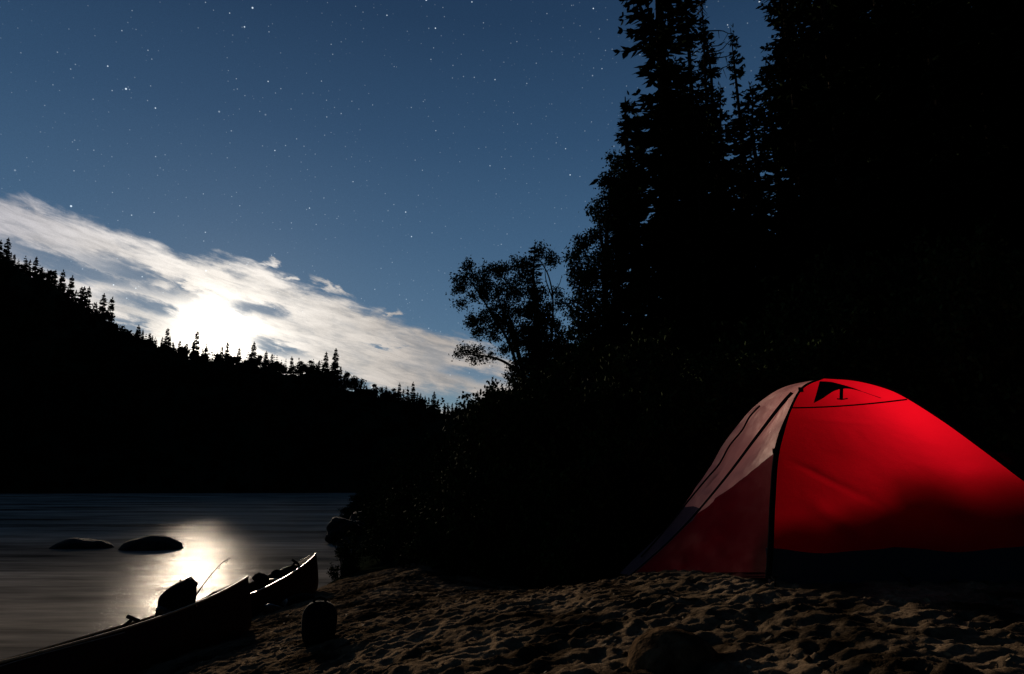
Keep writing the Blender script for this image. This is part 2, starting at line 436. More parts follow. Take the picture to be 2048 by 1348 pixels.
# bank and woods floor around the beach: same height rule, slightly lower where the beach sheet covers it
def bank_fn(x, y):
    c = np.clip(np.minimum(np.minimum(x + 4, 6.6 - x), np.minimum(y - .4, 10.4 - y)) / .3, 0, 1)
    return zbase(x, y) - .25 * c + (fbm(x * .8, y * .8, 4) - .47) * .12 * (1 - c)
gxs = np.concatenate([np.linspace(-95, -12, 24), np.linspace(-10, 14, 97), np.linspace(16, 260, 40)])
gys = np.concatenate([np.linspace(-60, -6, 14), np.linspace(-5, 26, 125), np.linspace(28, 420, 60)])
gx, gy = np.meshgrid(gxs, gys); V = np.stack([gx.ravel(), gy.ravel(), bank_fn(gx, gy).ravel()], 1)
i = np.arange(V.shape[0]).reshape(len(gys), len(gxs)); Fs = np.stack([i[:-1, :-1].ravel(), i[:-1, 1:].ravel(), i[1:, 1:].ravel(), i[1:, :-1].ravel()], 1)
tag(mesh('ground', V, Fs, M['hill'], smooth=True), kind='structure', label='dark wooded river bank')
V, Fs = grid(-1500, 1500, 2, -600, 1500, 2, lambda x, y: x * 0)
tag(mesh('river', V, Fs, M['water']), kind='structure', label='smooth dark river with the glitter of the moon')
V, Fs = grid(-1500, 1500, 2, -600, 1500, 2, lambda x, y: x * 0 - 1.7)
tag(mesh('riverbed', V, Fs, M['hill']), kind='structure', label='dark river bed under the water')

# hills: a ridge line at real distance with a slope down to the water
ridge_pts = [(-700, 330), (-300, 440), (-100, 500), (0, 532), (30, 542), (60, 562), (93, 566), (113, 590), (141, 614), (158, 632), (186, 640), (220, 655), (240, 672), (270, 680), (310, 690), (338, 698), (366, 705), (395, 714), (423, 711), (440, 711), (465, 720), (507, 724), (550, 730), (556, 735), (585, 742), (613, 735), (641, 740), (663, 750), (683, 770), (714, 778), (740, 788), (768, 792), (796, 798), (824, 804), (852, 815), (878, 824), (900, 829), (930, 829), (980, 845), (1100, 880), (1400, 930)]
def ridge_py(px): return float(np.interp(px, [0, 180, 240, 700, 900], [0, 4, 16, 12, 3])) + float(np.interp(px, [p[0] for p in ridge_pts], [p[1] for p in ridge_pts]))
def ridge_Y(px): return float(np.interp(px, [-700, 0, 250, 700, 850, 930, 1400], [150, 185, 215, 240, 290, 330, 330]))
def foot_Y(px): return float(np.interp(px, [-700, 0, 700, 930, 1400], [95, 118, 128, 140, 150]))
pxs = np.arange(-700, 1401, 12)
V = []; rows = 22
for px in pxs:
    top = W(px, ridge_py(px) + 4, ridge_Y(px)); ft = W(px, 985, foot_Y(px)); ft.z = -.3
    for k in range(rows):
        t = k / (rows - 1); s = t
        p = ft.lerp(top, s); p.z = -.3 + (top.z + .3) * (math.sin(t * math.pi / 2) ** 1.15)
        p.z += (mn.noise(Vector((p.x * .05, p.y * .05, 0))) * 2.2) * math.sin(t * math.pi) * (top.z / 50)
        V.append(p)
    for k in (1, 2, 3):
        p = W(px, ridge_py(px) + 4, ridge_Y(px)); p2 = p * (1 + .12 * k); p2.z = p.z * (1 - .22 * k); V.append(p2)
n = rows + 3; nc = len(pxs)
Fs = [(a * n + k, (a + 1) * n + k, (a + 1) * n + k + 1, a * n + k + 1) for a in range(nc - 1) for k in range(n - 1)]
tag(mesh('far_hill', V, Fs, M['hill'], smooth=True), kind='structure', label='steep wooded hill across the river, black against the sky')
ridge2 = [(850, 850), (900, 836), (925, 826), (950, 808), (975, 797), (1000, 790), (1040, 782), (1080, 770), (1150, 745), (1300, 690), (1500, 620), (1800, 560), (2300, 520)]
V = []; pxs2 = np.arange(850, 2301, 12)
for px in pxs2:
    py = float(np.interp(px, [p[0] for p in ridge2], [p[1] for p in ridge2])); Y = 120
    top = W(px, py + 4, Y); ft = W(px, 985, 60); ft.z = gz0(ft.x, 60) - .5
    for k in range(14):
        t = k / 13; p = ft.lerp(top, t); p.z = ft.z + (top.z - ft.z) * math.sin(t * math.pi / 2); V.append(p)
    for k in (1, 2, 3):
        p = top * (1 + .12 * k); p.z = top.z * (1 - .2 * k); V.append(p)
n = 17; nc = len(pxs2)
Fs = [(a * n + k, (a + 1) * n + k, (a + 1) * n + k + 1, a * n + k + 1) for a in range(nc - 1) for k in range(n - 1)]
tag(mesh('near_hill', V, Fs, M['hill'], smooth=True), kind='structure', label='dark wooded rise on the near bank behind the trees')

# ------------------------------------------------------------------ tree generators
def quads_from(pos, dr, side, ln, wd, tipw=.25):
    """leaf/spray quads: pos base, dr direction, side vector"""
    a = pos - side * (wd * .25)[:, None]; b = pos + side * (wd * .25)[:, None]
    m1 = pos + dr * (ln * .5)[:, None] + side * (wd * .5)[:, None]; m0 = pos + dr * (ln * .5)[:, None] - side * (wd * .5)[:, None]
    t = pos + dr * ln[:, None]
    V = np.stack([a, b, m1, t, m0], 1).reshape(-1, 3)
    n = len(pos); i = np.arange(n)[:, None] * 5
    return V, i + np.array([[0, 1, 2, 3, 4]])
def unit(v): return v / np.maximum(np.linalg.norm(v, axis=1, keepdims=True), 1e-9)

def spruce_mesh(h, r, levels, nb, steps, spray, wd, seed, bare=.06, ragged=.35, gap=.0, pexp=.85, tilt=.5):
    g = np.random.default_rng(seed)
    P = []; D = []; SD = []; LN = []; WD = []; tubes = MB()
    for li in range(levels):
        f = bare + (1 - bare) * (li + g.uniform(-.9, .9)) / levels
        if f > .985: continue
        prof = (1 - f) ** pexp * (.75 + .25 * math.sin(f * 23 + seed))
        n = max(3, int(nb * (.65 + .35 * (1 - f)))); a0 = g.uniform(0, 6.28)
        for b in range(n):
            if g.random() < gap: continue
            L = r * prof * g.uniform(1 - ragged, 1.08) + spray * .12
            a = a0 + 6.283 * b / n + g.uniform(-.3, .3); f = min(.985, max(bare, f + g.uniform(-.7, .7) * tilt / levels))
            rad = np.array([math.cos(a), math.sin(a), 0]); tan = np.array([-math.sin(a), math.cos(a), 0])
            rise = .35 * f + .02; droop = (.42 - .2 * f)
            st = max(3, int(steps * max(.25, L / r)))
            s = (np.arange(st) + g.uniform(0, 1, st)) / st * .9 + .1
            zz = f * h + L * (rise * s - droop * s * s + .14 * s ** 4)
            base = rad[None] * (L * s)[:, None]; base[:, 2] = zz
            for sd in (-1, 1):
                d = rad[None] * g.uniform(.45, .9, (st, 1)) + tan[None] * sd * g.uniform(.4, 1.0, (st, 1)); d[:, 2] = g.uniform(-.45, .12, st)
                d = unit(d); up = np.zeros((st, 3)); up[:, 2] = 1; up += g.normal(0, tilt, (st, 3))
                side = unit(np.cross(d, up))
                P.append(base); D.append(d); SD.append(side)
                LN.append(spray * g.uniform(.6, 1.15, st) * (1.1 - .55 * s) * (.35 + .65 * (1 - f) ** .7)); WD.append(wd * g.uniform(.7, 1.3, st) * (.5 + .5 * (1 - f)))
            # the branch end
            e = rad * L; e[2] = f * h + L * (rise - droop + .14); pb = rad * L * .35; pb[2] = f * h + L * (rise * .35 - droop * .12)
            d = unit((e - pb)[None]); P.append(pb[None]); D.append(d); SD.append(unit(np.cross(d, np.array([[0, 0, 1.]])))); LN.append(np.array([np.linalg.norm(e - pb)])); WD.append(np.array([wd * .8]))
    # leader
    for k in range(5):
        z = h * (1 - .012 * k); a = g.uniform(0, 6.28, 3); d = np.stack([np.cos(a) * .5, np.sin(a) * .5, np.full(3, .9)], 1)
        P.append(np.tile([0, 0, z], (3, 1))); D.append(unit(d)); SD.append(unit(np.cross(d, np.array([[0., 0, 1]])))); LN.append(np.full(3, spray * .35)); WD.append(np.full(3, wd * .35))
    return quads_from(np.concatenate(P), np.concatenate(D), np.concatenate(SD), np.concatenate(LN), np.concatenate(WD))
def trunk_mb(h, r0, n=7, wob=.0, seed=0):
    mb = MB(); g = random.Random(seed); pts = []; rs = []
    for k in range(9):
        t = k / 8; pts.append((g.uniform(-wob, wob) * t, g.uniform(-wob, wob) * t, h * t - .3 * (k == 0))); rs.append(r0 * (1 - t) ** .8 + r0 * .06 + (r0 * .35 if k == 0 else 0))
    mb.tube(pts, rs, n); return mb

# --- ridge spruces
protos = []
for k, (h, r, gap, rg) in enumerate([(10, 1.9, .05, .3), (10, 1.4, .15, .5), (10, 2.3, .1, .45), (10, 1.1, .2, .5)]):
    e = empty('ridge_spruce', (0, 0, 0))
    V, Fs = spruce_mesh(h, r, 34, 9, 9, .95, .46, 50 + k, .0, rg, gap, .88, 1.6)
    mesh('crown', V, Fs, M['far_needle'], e); trunk_mb(h, .16, 5, .05, k).build('trunk', M['bark'], e)
    protos.append(e)
def decid_blob(rad, n, leaf, seed, hgt=1.0):
    g = np.random.default_rng(seed); nc = 9
    C = g.normal(0, .42, (nc, 3)) * rad; C[:, 2] = abs(C[:, 2]) * hgt + rad * .5
    P = []
    for c in C:
        v = g.normal(0, 1, (n // nc, 3)); v = unit(v) * (g.random((n // nc, 1)) ** .5) * rad * g.uniform(.28, .5); P.append(c + v)
    P = np.concatenate(P); d = unit(g.normal(0, 1, P.shape)); s = unit(np.cross(d, unit(g.normal(0, 1, P.shape))))
    return quads_from(P, d, s, np.full(len(P), leaf) * g.uniform(.6, 1.3, len(P)), np.full(len(P), leaf * .8))
e = empty('ridge_birch', (0, 0, 0)); V, Fs = decid_blob(3.2, 1500, .45, 3, 1.3); mesh('crown', V + [0, 0, 4.0], Fs, M['far_needle'], e); trunk_mb(8, .15, 5, .3, 3).build('trunk', M['bark'], e); protos.append(e)
e = empty('ridge_birch', (0, 0, 0)); V, Fs = decid_blob(2.6, 1000, .45, 8, 1.8); mesh('crown', V + [0, 0, 3.4], Fs, M['far_needle'], e); trunk_mb(8, .13, 5, .3, 9).build('trunk', M['bark'], e); protos.append(e)
ridge = []   # px, top py, proto
for zx, zy, p in [(10, 360, 0), (65, 348, 2), (110, 460, 1), (150, 530, 3), (195, 490, 0), (222, 500, 3), (258, 478, 2), (300, 548, 1), (343, 575, 3), (395, 570, 2), (455, 570, 0), (508, 610, 0), (548, 715, 3), (575, 692, 2), (600, 690, 1), (627, 690, 2), (690, 800, 3), (740, 740, 2), (787, 762, 0), (828, 945, 1), (890, 982, 1), (918, 1000, 3), (978, 958, 0), (993, 985, 3), (1015, 995, 3), (1063, 1018, 1), (1080, 1035, 3), (1110, 1065, 3), (1158, 1048, 3), (1195, 985, 1), (1212, 1040, 3), (1235, 1080, 3), (1275, 1072, 1), (1330, 1085, 0), (1370, 1068, 3), (1407, 1008, 1), (1440, 1125, 3), (1465, 1108, 2), (1575, 1110, 1), (1622, 1083, 1), (1700, 1118, 0), (1805, 1080, 2), (1850, 1180, 4), (1895, 1145, 0), (1930, 1165, 1), (1965, 1212, 5)]:
    ridge.append((zx / 3.548, 380 + zy / 3.548, p))
for zx, zy, p in [(40, 725, 99), (125, 790, 99), (190, 868, 4), (228, 865, 5), (305, 828, 0), (345, 885, 5), (375, 868, 4), (430, 865, 4), (462, 880, 5), (492, 858, 1), (520, 880, 3), (545, 798, 2), (612, 775, 2), (600, 850, 1), (640, 900, 2), (690, 945, 4), (735, 955, 5), (775, 1025, 3), (790, 1020, 3), (810, 1028, 3), (828, 1033, 3), (885, 1032, 4), (935, 1042, 0), (970, 1038, 0), (1005, 1060, 4), (1065, 1016, 0), (1088, 1060, 1), (1125, 1053, 0), (1163, 1010, 0), (1190, 1083, 1), (1212, 1088, 3), (1242, 1108, 3), (1268, 1118, 1), (1308, 1078, 2), (1335, 1130, 1), (1380, 1158, 3), (1407, 1162, 3), (1437, 1158, 3), (1460, 1175, 3), (1480, 1160, 3), (1520, 1138, 1), (1550, 1138, 3)]:
    if p != 99: ridge.append((500 + zx / 3.548, 480 + zy / 3.548, p))
ridge.sort()
ORD = ['first', 'second', 'third', 'fourth', 'fifth', 'sixth', 'seventh', 'eighth', 'ninth', 'tenth', 'eleventh', 'twelfth', 'thirteenth', 'fourteenth', 'fifteenth', 'sixteenth', 'seventeenth', 'eighteenth', 'nineteenth', 'twentieth']
KIND = {0: 'pointed spruce', 1: 'thin ragged spruce', 2: 'broad spruce', 3: 'small spiky spruce', 4: 'rounded birch', 5: 'slim rounded birch'}
secs = [('A', -9, 215), ('B', 215, 330), ('C', 330, 426), ('D', 426, 560), ('E', 560, 665), ('F', 665, 800), ('G', 800, 1000)]
secname = {'A': 'on the steep left end of the ridge, {} from the left edge', 'B': 'between the steep left slope and the moonglow, {} from the slope',
           'C': 'on the ridge left of the moonglow, {} counting away', 'D': 'on the ridge right of the moonglow, {} counting away',
           'E': 'on the ridge by its tall pair, {} counting left from the pair', 'F': 'on the ridge past the tall pair, {} counting right', 'G': 'on the low end of the ridge, {} from the valley notch'}
first = [True] * 6
for s, a, b in secs:
    mem = [t for t in ridge if a <= t[0] < b]
    if s in 'CEG': mem = mem[::-1]
    cnt = {}
    for px, py, p in mem:
        cnt[p] = cnt.get(p, 0) + 1
        bp = ridge_py(px); Y = ridge_Y(px) - 2
        top = W(px, py, Y); bot = W(px, bp + 12, Y); h = max(2.5, top.z - bot.z)
        if first[p]: o = protos[p]; first[p] = False
        else: o = copy_tree(protos[p])
        hh = {4: 9.2, 5: 9.6}.get(p, 10)
        sc = h / hh; wsc = sc if sc > .9 else (sc * .6 + .36)
        o.location = (top.x, Y, bot.z); o.scale = (wsc * 1.15, wsc * 1.15, sc); o.rotation_euler = (random.uniform(-.03, .03), random.uniform(-.03, .03), random.uniform(0, 6.28))
        tag(o, f"{KIND[p]} {secname[s].format(ORD[cnt[p] - 1])}", 'birch' if p > 3 else 'spruce', 'spruces and birches along the far ridge')

# the wood that clothes both hills, one dark mass
def far_wood(name, label, count, fn, seed):
    g = random.Random(seed); base = []; fine = []
    for k in range(3):
        V, Fs = spruce_mesh(8, 1.8, 9, 6, 3, 1.2, .7, 80 + k, .0, .4, .05); base.append((V, Fs)); V, Fs = spruce_mesh(8, 1.3 + .3 * k, 18, 7, 5, .8, .42, 90 + k, .0, .45, .1, .75, 1.6); fine.append((V, Fs))
    for k in range(2):
        V, Fs = decid_blob(2.6, 260, .9, 20 + k, 1.2); base.append((V + [0, 0, 1.5], Fs))
    VV = []; FF = []; n = 0
    for i in range(count):
        p, s, top_ = fn(g); V, Fs = fine[g.randrange(3)] if top_ else base[g.randrange(5)]; q = g.uniform(0, 6.28)
        c, sn = math.cos(q), math.sin(q); v = V * s
        v = np.stack([v[:, 0] * c - v[:, 1] * sn + p[0], v[:, 0] * sn + v[:, 1] * c + p[1], v[:, 2] + p[2]], 1)
        VV.append(v); FF.append(Fs + n); n += len(v)
    return tag(mesh(name, np.concatenate(VV), np.concatenate(FF), M['far_needle']), label, 'forest', kind='stuff')
def on_far(g):
    px = g.uniform(-650, 1050); t = g.random() ** .8 * .985
    if g.random() < .35: t = .985
    rp = ridge_py(px) + 4; top = W(px, rp, ridge_Y(px)); ft = W(px, 985, foot_Y(px)); ft.z = -.3
    p = ft.lerp(top, t); p.z = -.3 + (top.z + .3) * (math.sin(t * math.pi / 2) ** 1.15)
    top_ = t > .97 and g.random() < .7
    s = g.uniform(.3, .75) if top_ else g.uniform(.16, .34) if t > .9 else g.uniform(.4, 1.0) * (1 if t < .7 else .7)
    p.z -= 1.2 * s + (.6 if t > .9 else 0); return p, s, top_
far_wood('forest', 'unbroken dark forest covering the hill across the river', 1700, on_far, 7)
def on_near(g):
    px = g.uniform(880, 2250); t = g.random()
    if g.random() < .35: t = 1
    py = float(np.interp(px, [p[0] for p in ridge2], [p[1] for p in ridge2]))
    top = W(px, py + 4, 120); ft = W(px, 985, 60); ft.z = gz0(ft.x, 60) - .5
    p = ft.lerp(top, t); p.z = ft.z + (top.z - ft.z) * math.sin(t * math.pi / 2)
    s = g.uniform(.10, .20) if px < 1090 else g.uniform(.5, 1.1)
    p.z -= 1.2 * s; return p, s, t > .97
far_wood('forest', 'dark forest on the near bank rise behind the campsite trees', 500, on_near, 9)
# spruces standing where the near rise meets the notch
sp = 0
for px, py, p, word in [(956, 782, 3, 'tallest small spruce beside the valley notch, on its right'), (973, 776, 1, 'thin spruce right of the valley notch, just left of the leaning tree'), (940, 800, 3, 'short spruce at the right lip of the valley notch'), (990, 774, 0, 'pointed spruce touching the lowest boughs of the leaning tree')]:
    o = copy_tree(protos[p]); Y = 118; top = W(px, py, Y); bt = float(np.interp(px, [q[0] for q in ridge2], [q[1] for q in ridge2])); bot = W(px, bt + 8, Y)
    s = (top.z - bot.z) / 10; o.location = (top.x, Y, bot.z); o.scale = (s * 1.3, s * 1.3, s); tag(o, word, 'spruce', 'spruces by the valley notch')

# --- tall spruces behind the tent
TP = []
for k, (r, gap, rg, lv, nb) in enumerate([(1.75, .12, .5, 60, 9), (.95, .25, .6, 50, 7), (.95, .04, .4, 58, 8), (2.2, .05, .35, 62, 9)]):
    e = empty('tall_spruce', (0, 0, 0))
    V, Fs = spruce_mesh(16, r, lv, nb, 18, .46, .12, 10 + k, .05, rg, gap, .62, .9)
    mesh('crown', V, Fs, M['needle'], e); trunk_mb(16, .17, 8, .10, k).build('trunk', M['bark'], e); TP.append(e)
used = [False] * 4
def place_tall(px, py, Y, k, wide, label):
    top = W(px, py, Y)
    o = TP[k] if not used[k] else copy_tree(TP[k]); used[k] = True
    zb = gz0(top.x, Y) - .1; s = (top.z - zb) / 16
    o.location = (top.x, Y, zb); o.scale = (wide, wide, s); o.rotation_euler = (0, 0, random.uniform(0, 6.28))
    tag(o, label, 'spruce', 'tall spruces behind the campsite'); return o
tall = [
 (1304, -300, 14.0, 0, 1.3, 'tall dense spruce forming the left side of the dark grove'),
 (1358, -190, 14.6, 3, .60, 'tall thin spruce just right of the outermost tall spruce of the grove'),
 (1397, -70, 15.4, 1, .50, 'gaunt spruce with bare drooping twigs at the left of the sky gap'),
 (1412, 50, 15.8, 2, .85, 'narrow pointed spruce in front of the gaunt one by the sky gap'),
 (1466, 55, 18.0, 2, .80, 'slim spruce top standing inside the small sky gap'),
 (1546, -260, 12.5, 0, .80, 'massive spruce bounding the small sky gap on its right'),
 (1500, 170, 15.0, 3, .85, 'shorter spruce filling the foot of the small sky gap'),
 (1258, 190, 15.2, 2, 1.25, 'spruce with its tip below the tallest at the left edge of the grove'),
 (1228, 320, 16.0, 0, .65, 'short spruce above the poplar at the left edge of the grove'),
 (1340, 260, 13.2, 3, .75, 'broad spruce in the left part of the grove, behind the tall alder'),
 (1430, 300, 13.0, 3, .8, 'broad spruce straight above the left end of the tent'),
 (1610, -330, 11.5, 3, .95, 'broad tall spruce straight above the tent peak'),
 (1700, -380, 13.5, 3, 1.0, 'tall spruce right of the one above the tent peak'),
 (1790, -400, 11.0, 3, 1.0, 'tall spruce above the brightest red of the tent'),
 (1880, -400, 13.0, 3, 1.1, 'tall spruce above the right slope of the tent'),
 (1970, -420, 11.0, 3, 1.0, 'tall spruce second from the right edge of the grove'),
 (2070, -420, 12.5, 3, 1.1, 'rightmost tall spruce of the grove, cut by the photo edge'),
 (1560, -220, 18.0, 3, 1.1, 'rear spruce behind the one right of the sky gap'),
 (1680, -200, 18.0, 3, 1.3, 'rear spruce between the two above the tent peak'),
 (1800, -200, 18.0, 3, 1.3, 'rear spruce behind the brightest red of the tent'),
 (1920, -200, 18.0, 3, 1.3, 'rear spruce behind the right slope of the tent'),
 (2040, -200, 17.5, 3, 1.3, 'rear spruce in the far right corner of the grove'),
 (1620, -220, 21, 3, 1.6, 'rearmost spruce between the sky gap and the tent peak'), (1740, -240, 21, 3, 1.6, 'rearmost spruce above the middle of the tent'),
 (1860, -240, 21, 3, 1.6, 'rearmost spruce above the right half of the tent'), (1980, -260, 21, 3, 1.6, 'rearmost spruce second from the right edge'), (2080, -260, 20, 3, 1.6, 'rearmost spruce at the right edge of the photo'),
 (1650, -300, 14.5, 3, 1.1, 'spruce wedged between the two right of the tent peak'), (1840, -300, 14.5, 3, 1.1, 'spruce wedged between the tall ones over the right slope'), (1925, -320, 15, 3, 1.2, 'spruce wedged behind the second tall one from the right'), (2010, -320, 14.5, 3, 1.2, 'spruce wedged behind the rightmost tall one'),
 (1745, -300, 16, 3, 1.2, 'spruce wedged behind the tall ones over the tent middle'), (1350, 120, 17, 3, .9, 'rear spruce filling the middle of the left grove'), (1385, 180, 12.6, 3, .6, 'shorter spruce below the gaunt one'), (1438, 170, 17, 3, .75, 'spruce closing the notch at the foot of the sky gap'),
 (1560, -240, 14.8, 3, .8, 'spruce standing close behind the one right of the sky gap'),
 (1395, 215, 19, 3, 1.3, 'rearmost spruce in the middle of the left grove'), (1475, 225, 20, 3, 1.3, 'rearmost spruce straight below the sky gap'), (1318, 230, 19, 3, 1.0, 'rearmost spruce behind the outermost tall one'), (1530, 120, 20, 3, 1.2, 'rearmost spruce just right of the sky gap')]
tobj = [place_tall(*t) for t in tall]
# bare dead twigs of the gaunt spruce, each a limb of its own
gaunt = tobj[2]
for (x1, y1, x2, y2, sag) in [(1388, 12, 1350, 8, 10), (1393, 36, 1362, 36, 2), (1398, 66, 1466, 68, -4), (1402, 80, 1450, 82, 9), (1404, 90, 1462, 80, 14), (1396, 12, 1408, 8, -3), (1405, 112, 1470, 108, 4), (1392, 48, 1372, 58, -3), (1408, 140, 1460, 128, 5), (1390, -4, 1418, -22, -2), (1395, 28, 1406, 12, 1), (1410, 96, 1448, 104, 6)]:
    Yd = 15.4; P = [W(x1 + (x2 - x1) * t, y1 + (y2 - y1) * t + sag * math.sin(t * math.pi) * 1.3 + random.uniform(-1.5, 1.5), Yd - .5 * t) for t in np.linspace(0, 1, 8)]
    mb = MB(); mb.tube(P, [.022 - .014 * t for t in np.linspace(0, 1, 8)], 5)
    for q in range(9):
        j = random.randint(1, 7); d = Vector((random.uniform(-.15, .15), random.uniform(-.1, .1), random.uniform(-.28, .1))); mb.tube([P[j], P[j] + d], [.009, .004], 4)
    vs = np.array(mb.v) - np.array(gaunt.location)
    c, s_ = math.cos(-gaunt.rotation_euler.z), math.sin(-gaunt.rotation_euler.z)
    vs = np.stack([(vs[:, 0] * c - vs[:, 1] * s_) / gaunt.scale[0], (vs[:, 0] * s_ + vs[:, 1] * c) / gaunt.scale[1], vs[:, 2] / gaunt.scale[2]], 1)
    o = mesh('dead_branch', vs, mb.f, M['bark']); o.parent = gaunt

# --- broadleaf trees built limb by limb
def leafy(name, label, cat, base, limbs, clusters, Y, leaf, dens, mat, seed, depth=.9, trunk_r=.10, group=None):
    g = np.random.default_rng(seed); e = empty(name, base)
    tr = MB()
    for li, (pts, r0, r1) in enumerate(limbs):
        P = [base if p is None else W(p[0], p[1], Y + (p[2] if len(p) > 2 else 0)) for p in pts]
        Q = spline(P, 8 * len(P)); n = len(Q); tr_ = [r0 + (r1 - r0) * k / (n - 1) for k in range(n)]
        if li == 0: t0 = MB(); t0.tube(Q, tr_, 8); t0.build('trunk', M['bark'], e)
        else: b = MB(); b.tube(Q, tr_, 6); b.build('limb', M['bark'], e)
    P = []; tw = MB()
    clusters = list(clusters)
    for cx, cy, r in list(clusters):
        for _ in range(2):
            a_ = g.uniform(0, 6.28); clusters.append((cx + math.cos(a_) * r * 1.05, cy + math.sin(a_) * r * .9, r * .5))
    for cx, cy, r in clusters:
        dz = g.uniform(-depth, depth); c = np.array(W(cx, cy, Y + dz)); rr = r / F * Y * 1.02
        rr *= 1.25; n = int(dens * (rr / leaf) ** 2 * 5.5) + 20
        nt = max(4, int(n / 14))
        for t in range(nt):
            d = unit(g.normal(0, 1, (1, 3)))[0]; tip = c + d * rr * g.uniform(.35, 1.02) * np.array([1, 1, .9]); root = c + d * rr * .1 + g.normal(0, rr * .15, 3)
            tw.tube([root, (root + tip) / 2 + g.normal(0, rr * .05, 3), tip], [.008, .006, .003], 3, caps=False)
            m = int(n / nt) + 1; q = g.random((m, 1)) ** .7
            P.append(root + (tip - root) * q + g.normal(0, leaf * 1.25, (m, 3)))
    tw.build('twigs', M['bark'], e)['kind'] = 'stuff'
    P = np.concatenate(P); d = unit(g.normal(0, 1, P.shape) + [0, 0, -.4]); s = unit(np.cross(d, unit(g.normal(0, 1, P.shape))))
    L = leaf * g.uniform(.65, 1.25, len(P)); V, Fs = quads_from(P, d, s, L, L * .62)
    mesh('crown', V, Fs, mat, e)
    return tag(e, label, cat, group)
def z5(lst): return [(860 + a / 2.93, 440 + b / 2.93, c / 2.93) for a, b, c in lst]
b = W(1062, 1000, 22); b = Vector((b.x, 22, gz0(b.x, 22)))
leafy('leaning_birch', 'leafy tree leaning left over the river, alone against the evening-blue sky', 'tree', b,
 [([None, (1066, 860), (1050, 760), (1035, 700), (1022, 640)], .17, .05),
  ([(1040, 745), (1005, 722), (970, 712), (925, 708)], .06, .015), ([(1040, 760), (1020, 690), (985, 630), (940, 560), (925, 545)], .07, .015),
  ([(1030, 690), (1005, 620), (985, 560)], .05, .015), ([(1062, 800), (1098, 700), (1106, 610), (1098, 555), (1080, 520)], .07, .018),
  ([(1106, 600), (1092, 560), (1090, 530)], .03, .01), ([(1104, 590), (1118, 570), (1124, 550)], .02, .008), ([(1095, 690), (1125, 670), (1130, 650)], .03, .01)],
 z5([(215, 290, 38), (195, 350, 45), (165, 400, 34), (178, 488, 26), (270, 340, 44), (300, 410, 40), (350, 290, 42), (400, 310, 40), (440, 290, 36), (340, 450, 40), (400, 400, 48), (460, 380, 44), (520, 270, 46), (560, 260, 40), (545, 340, 50), (600, 420, 60), (520, 430, 55), (450, 500, 48), (380, 520, 40), (250, 610, 44), (320, 580, 52), (390, 590, 48), (300, 660, 36), (450, 580, 55), (520, 540, 60), (600, 520, 66), (560, 640, 70), (650, 600, 62), (480, 650, 50), (380, 690, 38), (700, 520, 38), (755, 430, 26), (765, 490, 24), (720, 600, 40), (700, 225, 32), (650, 200, 26), (735, 240, 22), (650, 165, 14), (760, 700, 42), (740, 640, 30), (610, 720, 72), (690, 700, 55), (660, 780, 70), (520, 710, 50), (175, 780, 22), (215, 765, 26), (270, 760, 22), (245, 812, 18), (290, 800, 20), (350, 790, 22), (430, 770, 26), (590, 850, 70), (510, 860, 40), (680, 870, 60), (750, 780, 50), (790, 850, 50), (480, 920, 40), (560, 950, 60), (650, 960, 70), (750, 930, 70), (820, 760, 26), (330, 380, 30), (250, 450, 24)]),
 22, .074, 3.0, M['leaf_dull'], 5)
# slim spruce inside it
o = copy_tree(TP[2]); top = W(1069, 482, 23); zb = gz0(top.x, 23); s = (top.z - zb) / 16
o.location = (top.x, 23, zb); o.scale = (1.0, 1.0, s); o.rotation_euler = (0, 0, 1); tag(o, 'slender spruce whose tip rises out of the leaning tree', 'spruce')
# poplar at the left edge of the grove
b = W(1215, 1000, 15); b = Vector((b.x, 15, gz0(b.x, 15)))
leafy('poplar', 'leafy poplar at the left edge of the tall dark grove', 'tree', b,
 [([None, (1215, 800), (1210, 600), (1215, 430)], .16, .04), ([(1212, 700), (1175, 600), (1160, 520)], .05, .012), ([(1213, 800), (1175, 720), (1155, 640)], .05, .012), ([(1214, 560), (1200, 460), (1195, 400)], .04, .01)],
 [(x, y, r) for x, y, r in z5([(900, 140, 40), (935, 100, 40), (830, 225, 26), (870, 200, 34), (855, 290, 40), (920, 260, 48), (830, 345, 24), (880, 370, 48), (950, 350, 60), (845, 480, 34), (900, 450, 46), (850, 545, 34), (905, 550, 50), (960, 470, 60), (880, 620, 30), (830, 650, 16), (880, 680, 40), (940, 620, 60), (960, 700, 70), (900, 745, 46), (980, 560, 70), (870, 800, 50), (950, 820, 70)])] +
 [(1205, 440, 24), (1222, 400, 24), (1212, 365, 16), (1235, 440, 34), (1196, 470, 14), (1240, 370, 28), (1245, 500, 40), (1190, 420, 8), (1235, 330, 18), (1260, 420, 36), (1215, 540, 36), (1250, 600, 46), (1220, 660, 40), (1230, 740, 50)],
 15, .066, 3.2, M['leaf_dull'], 6)

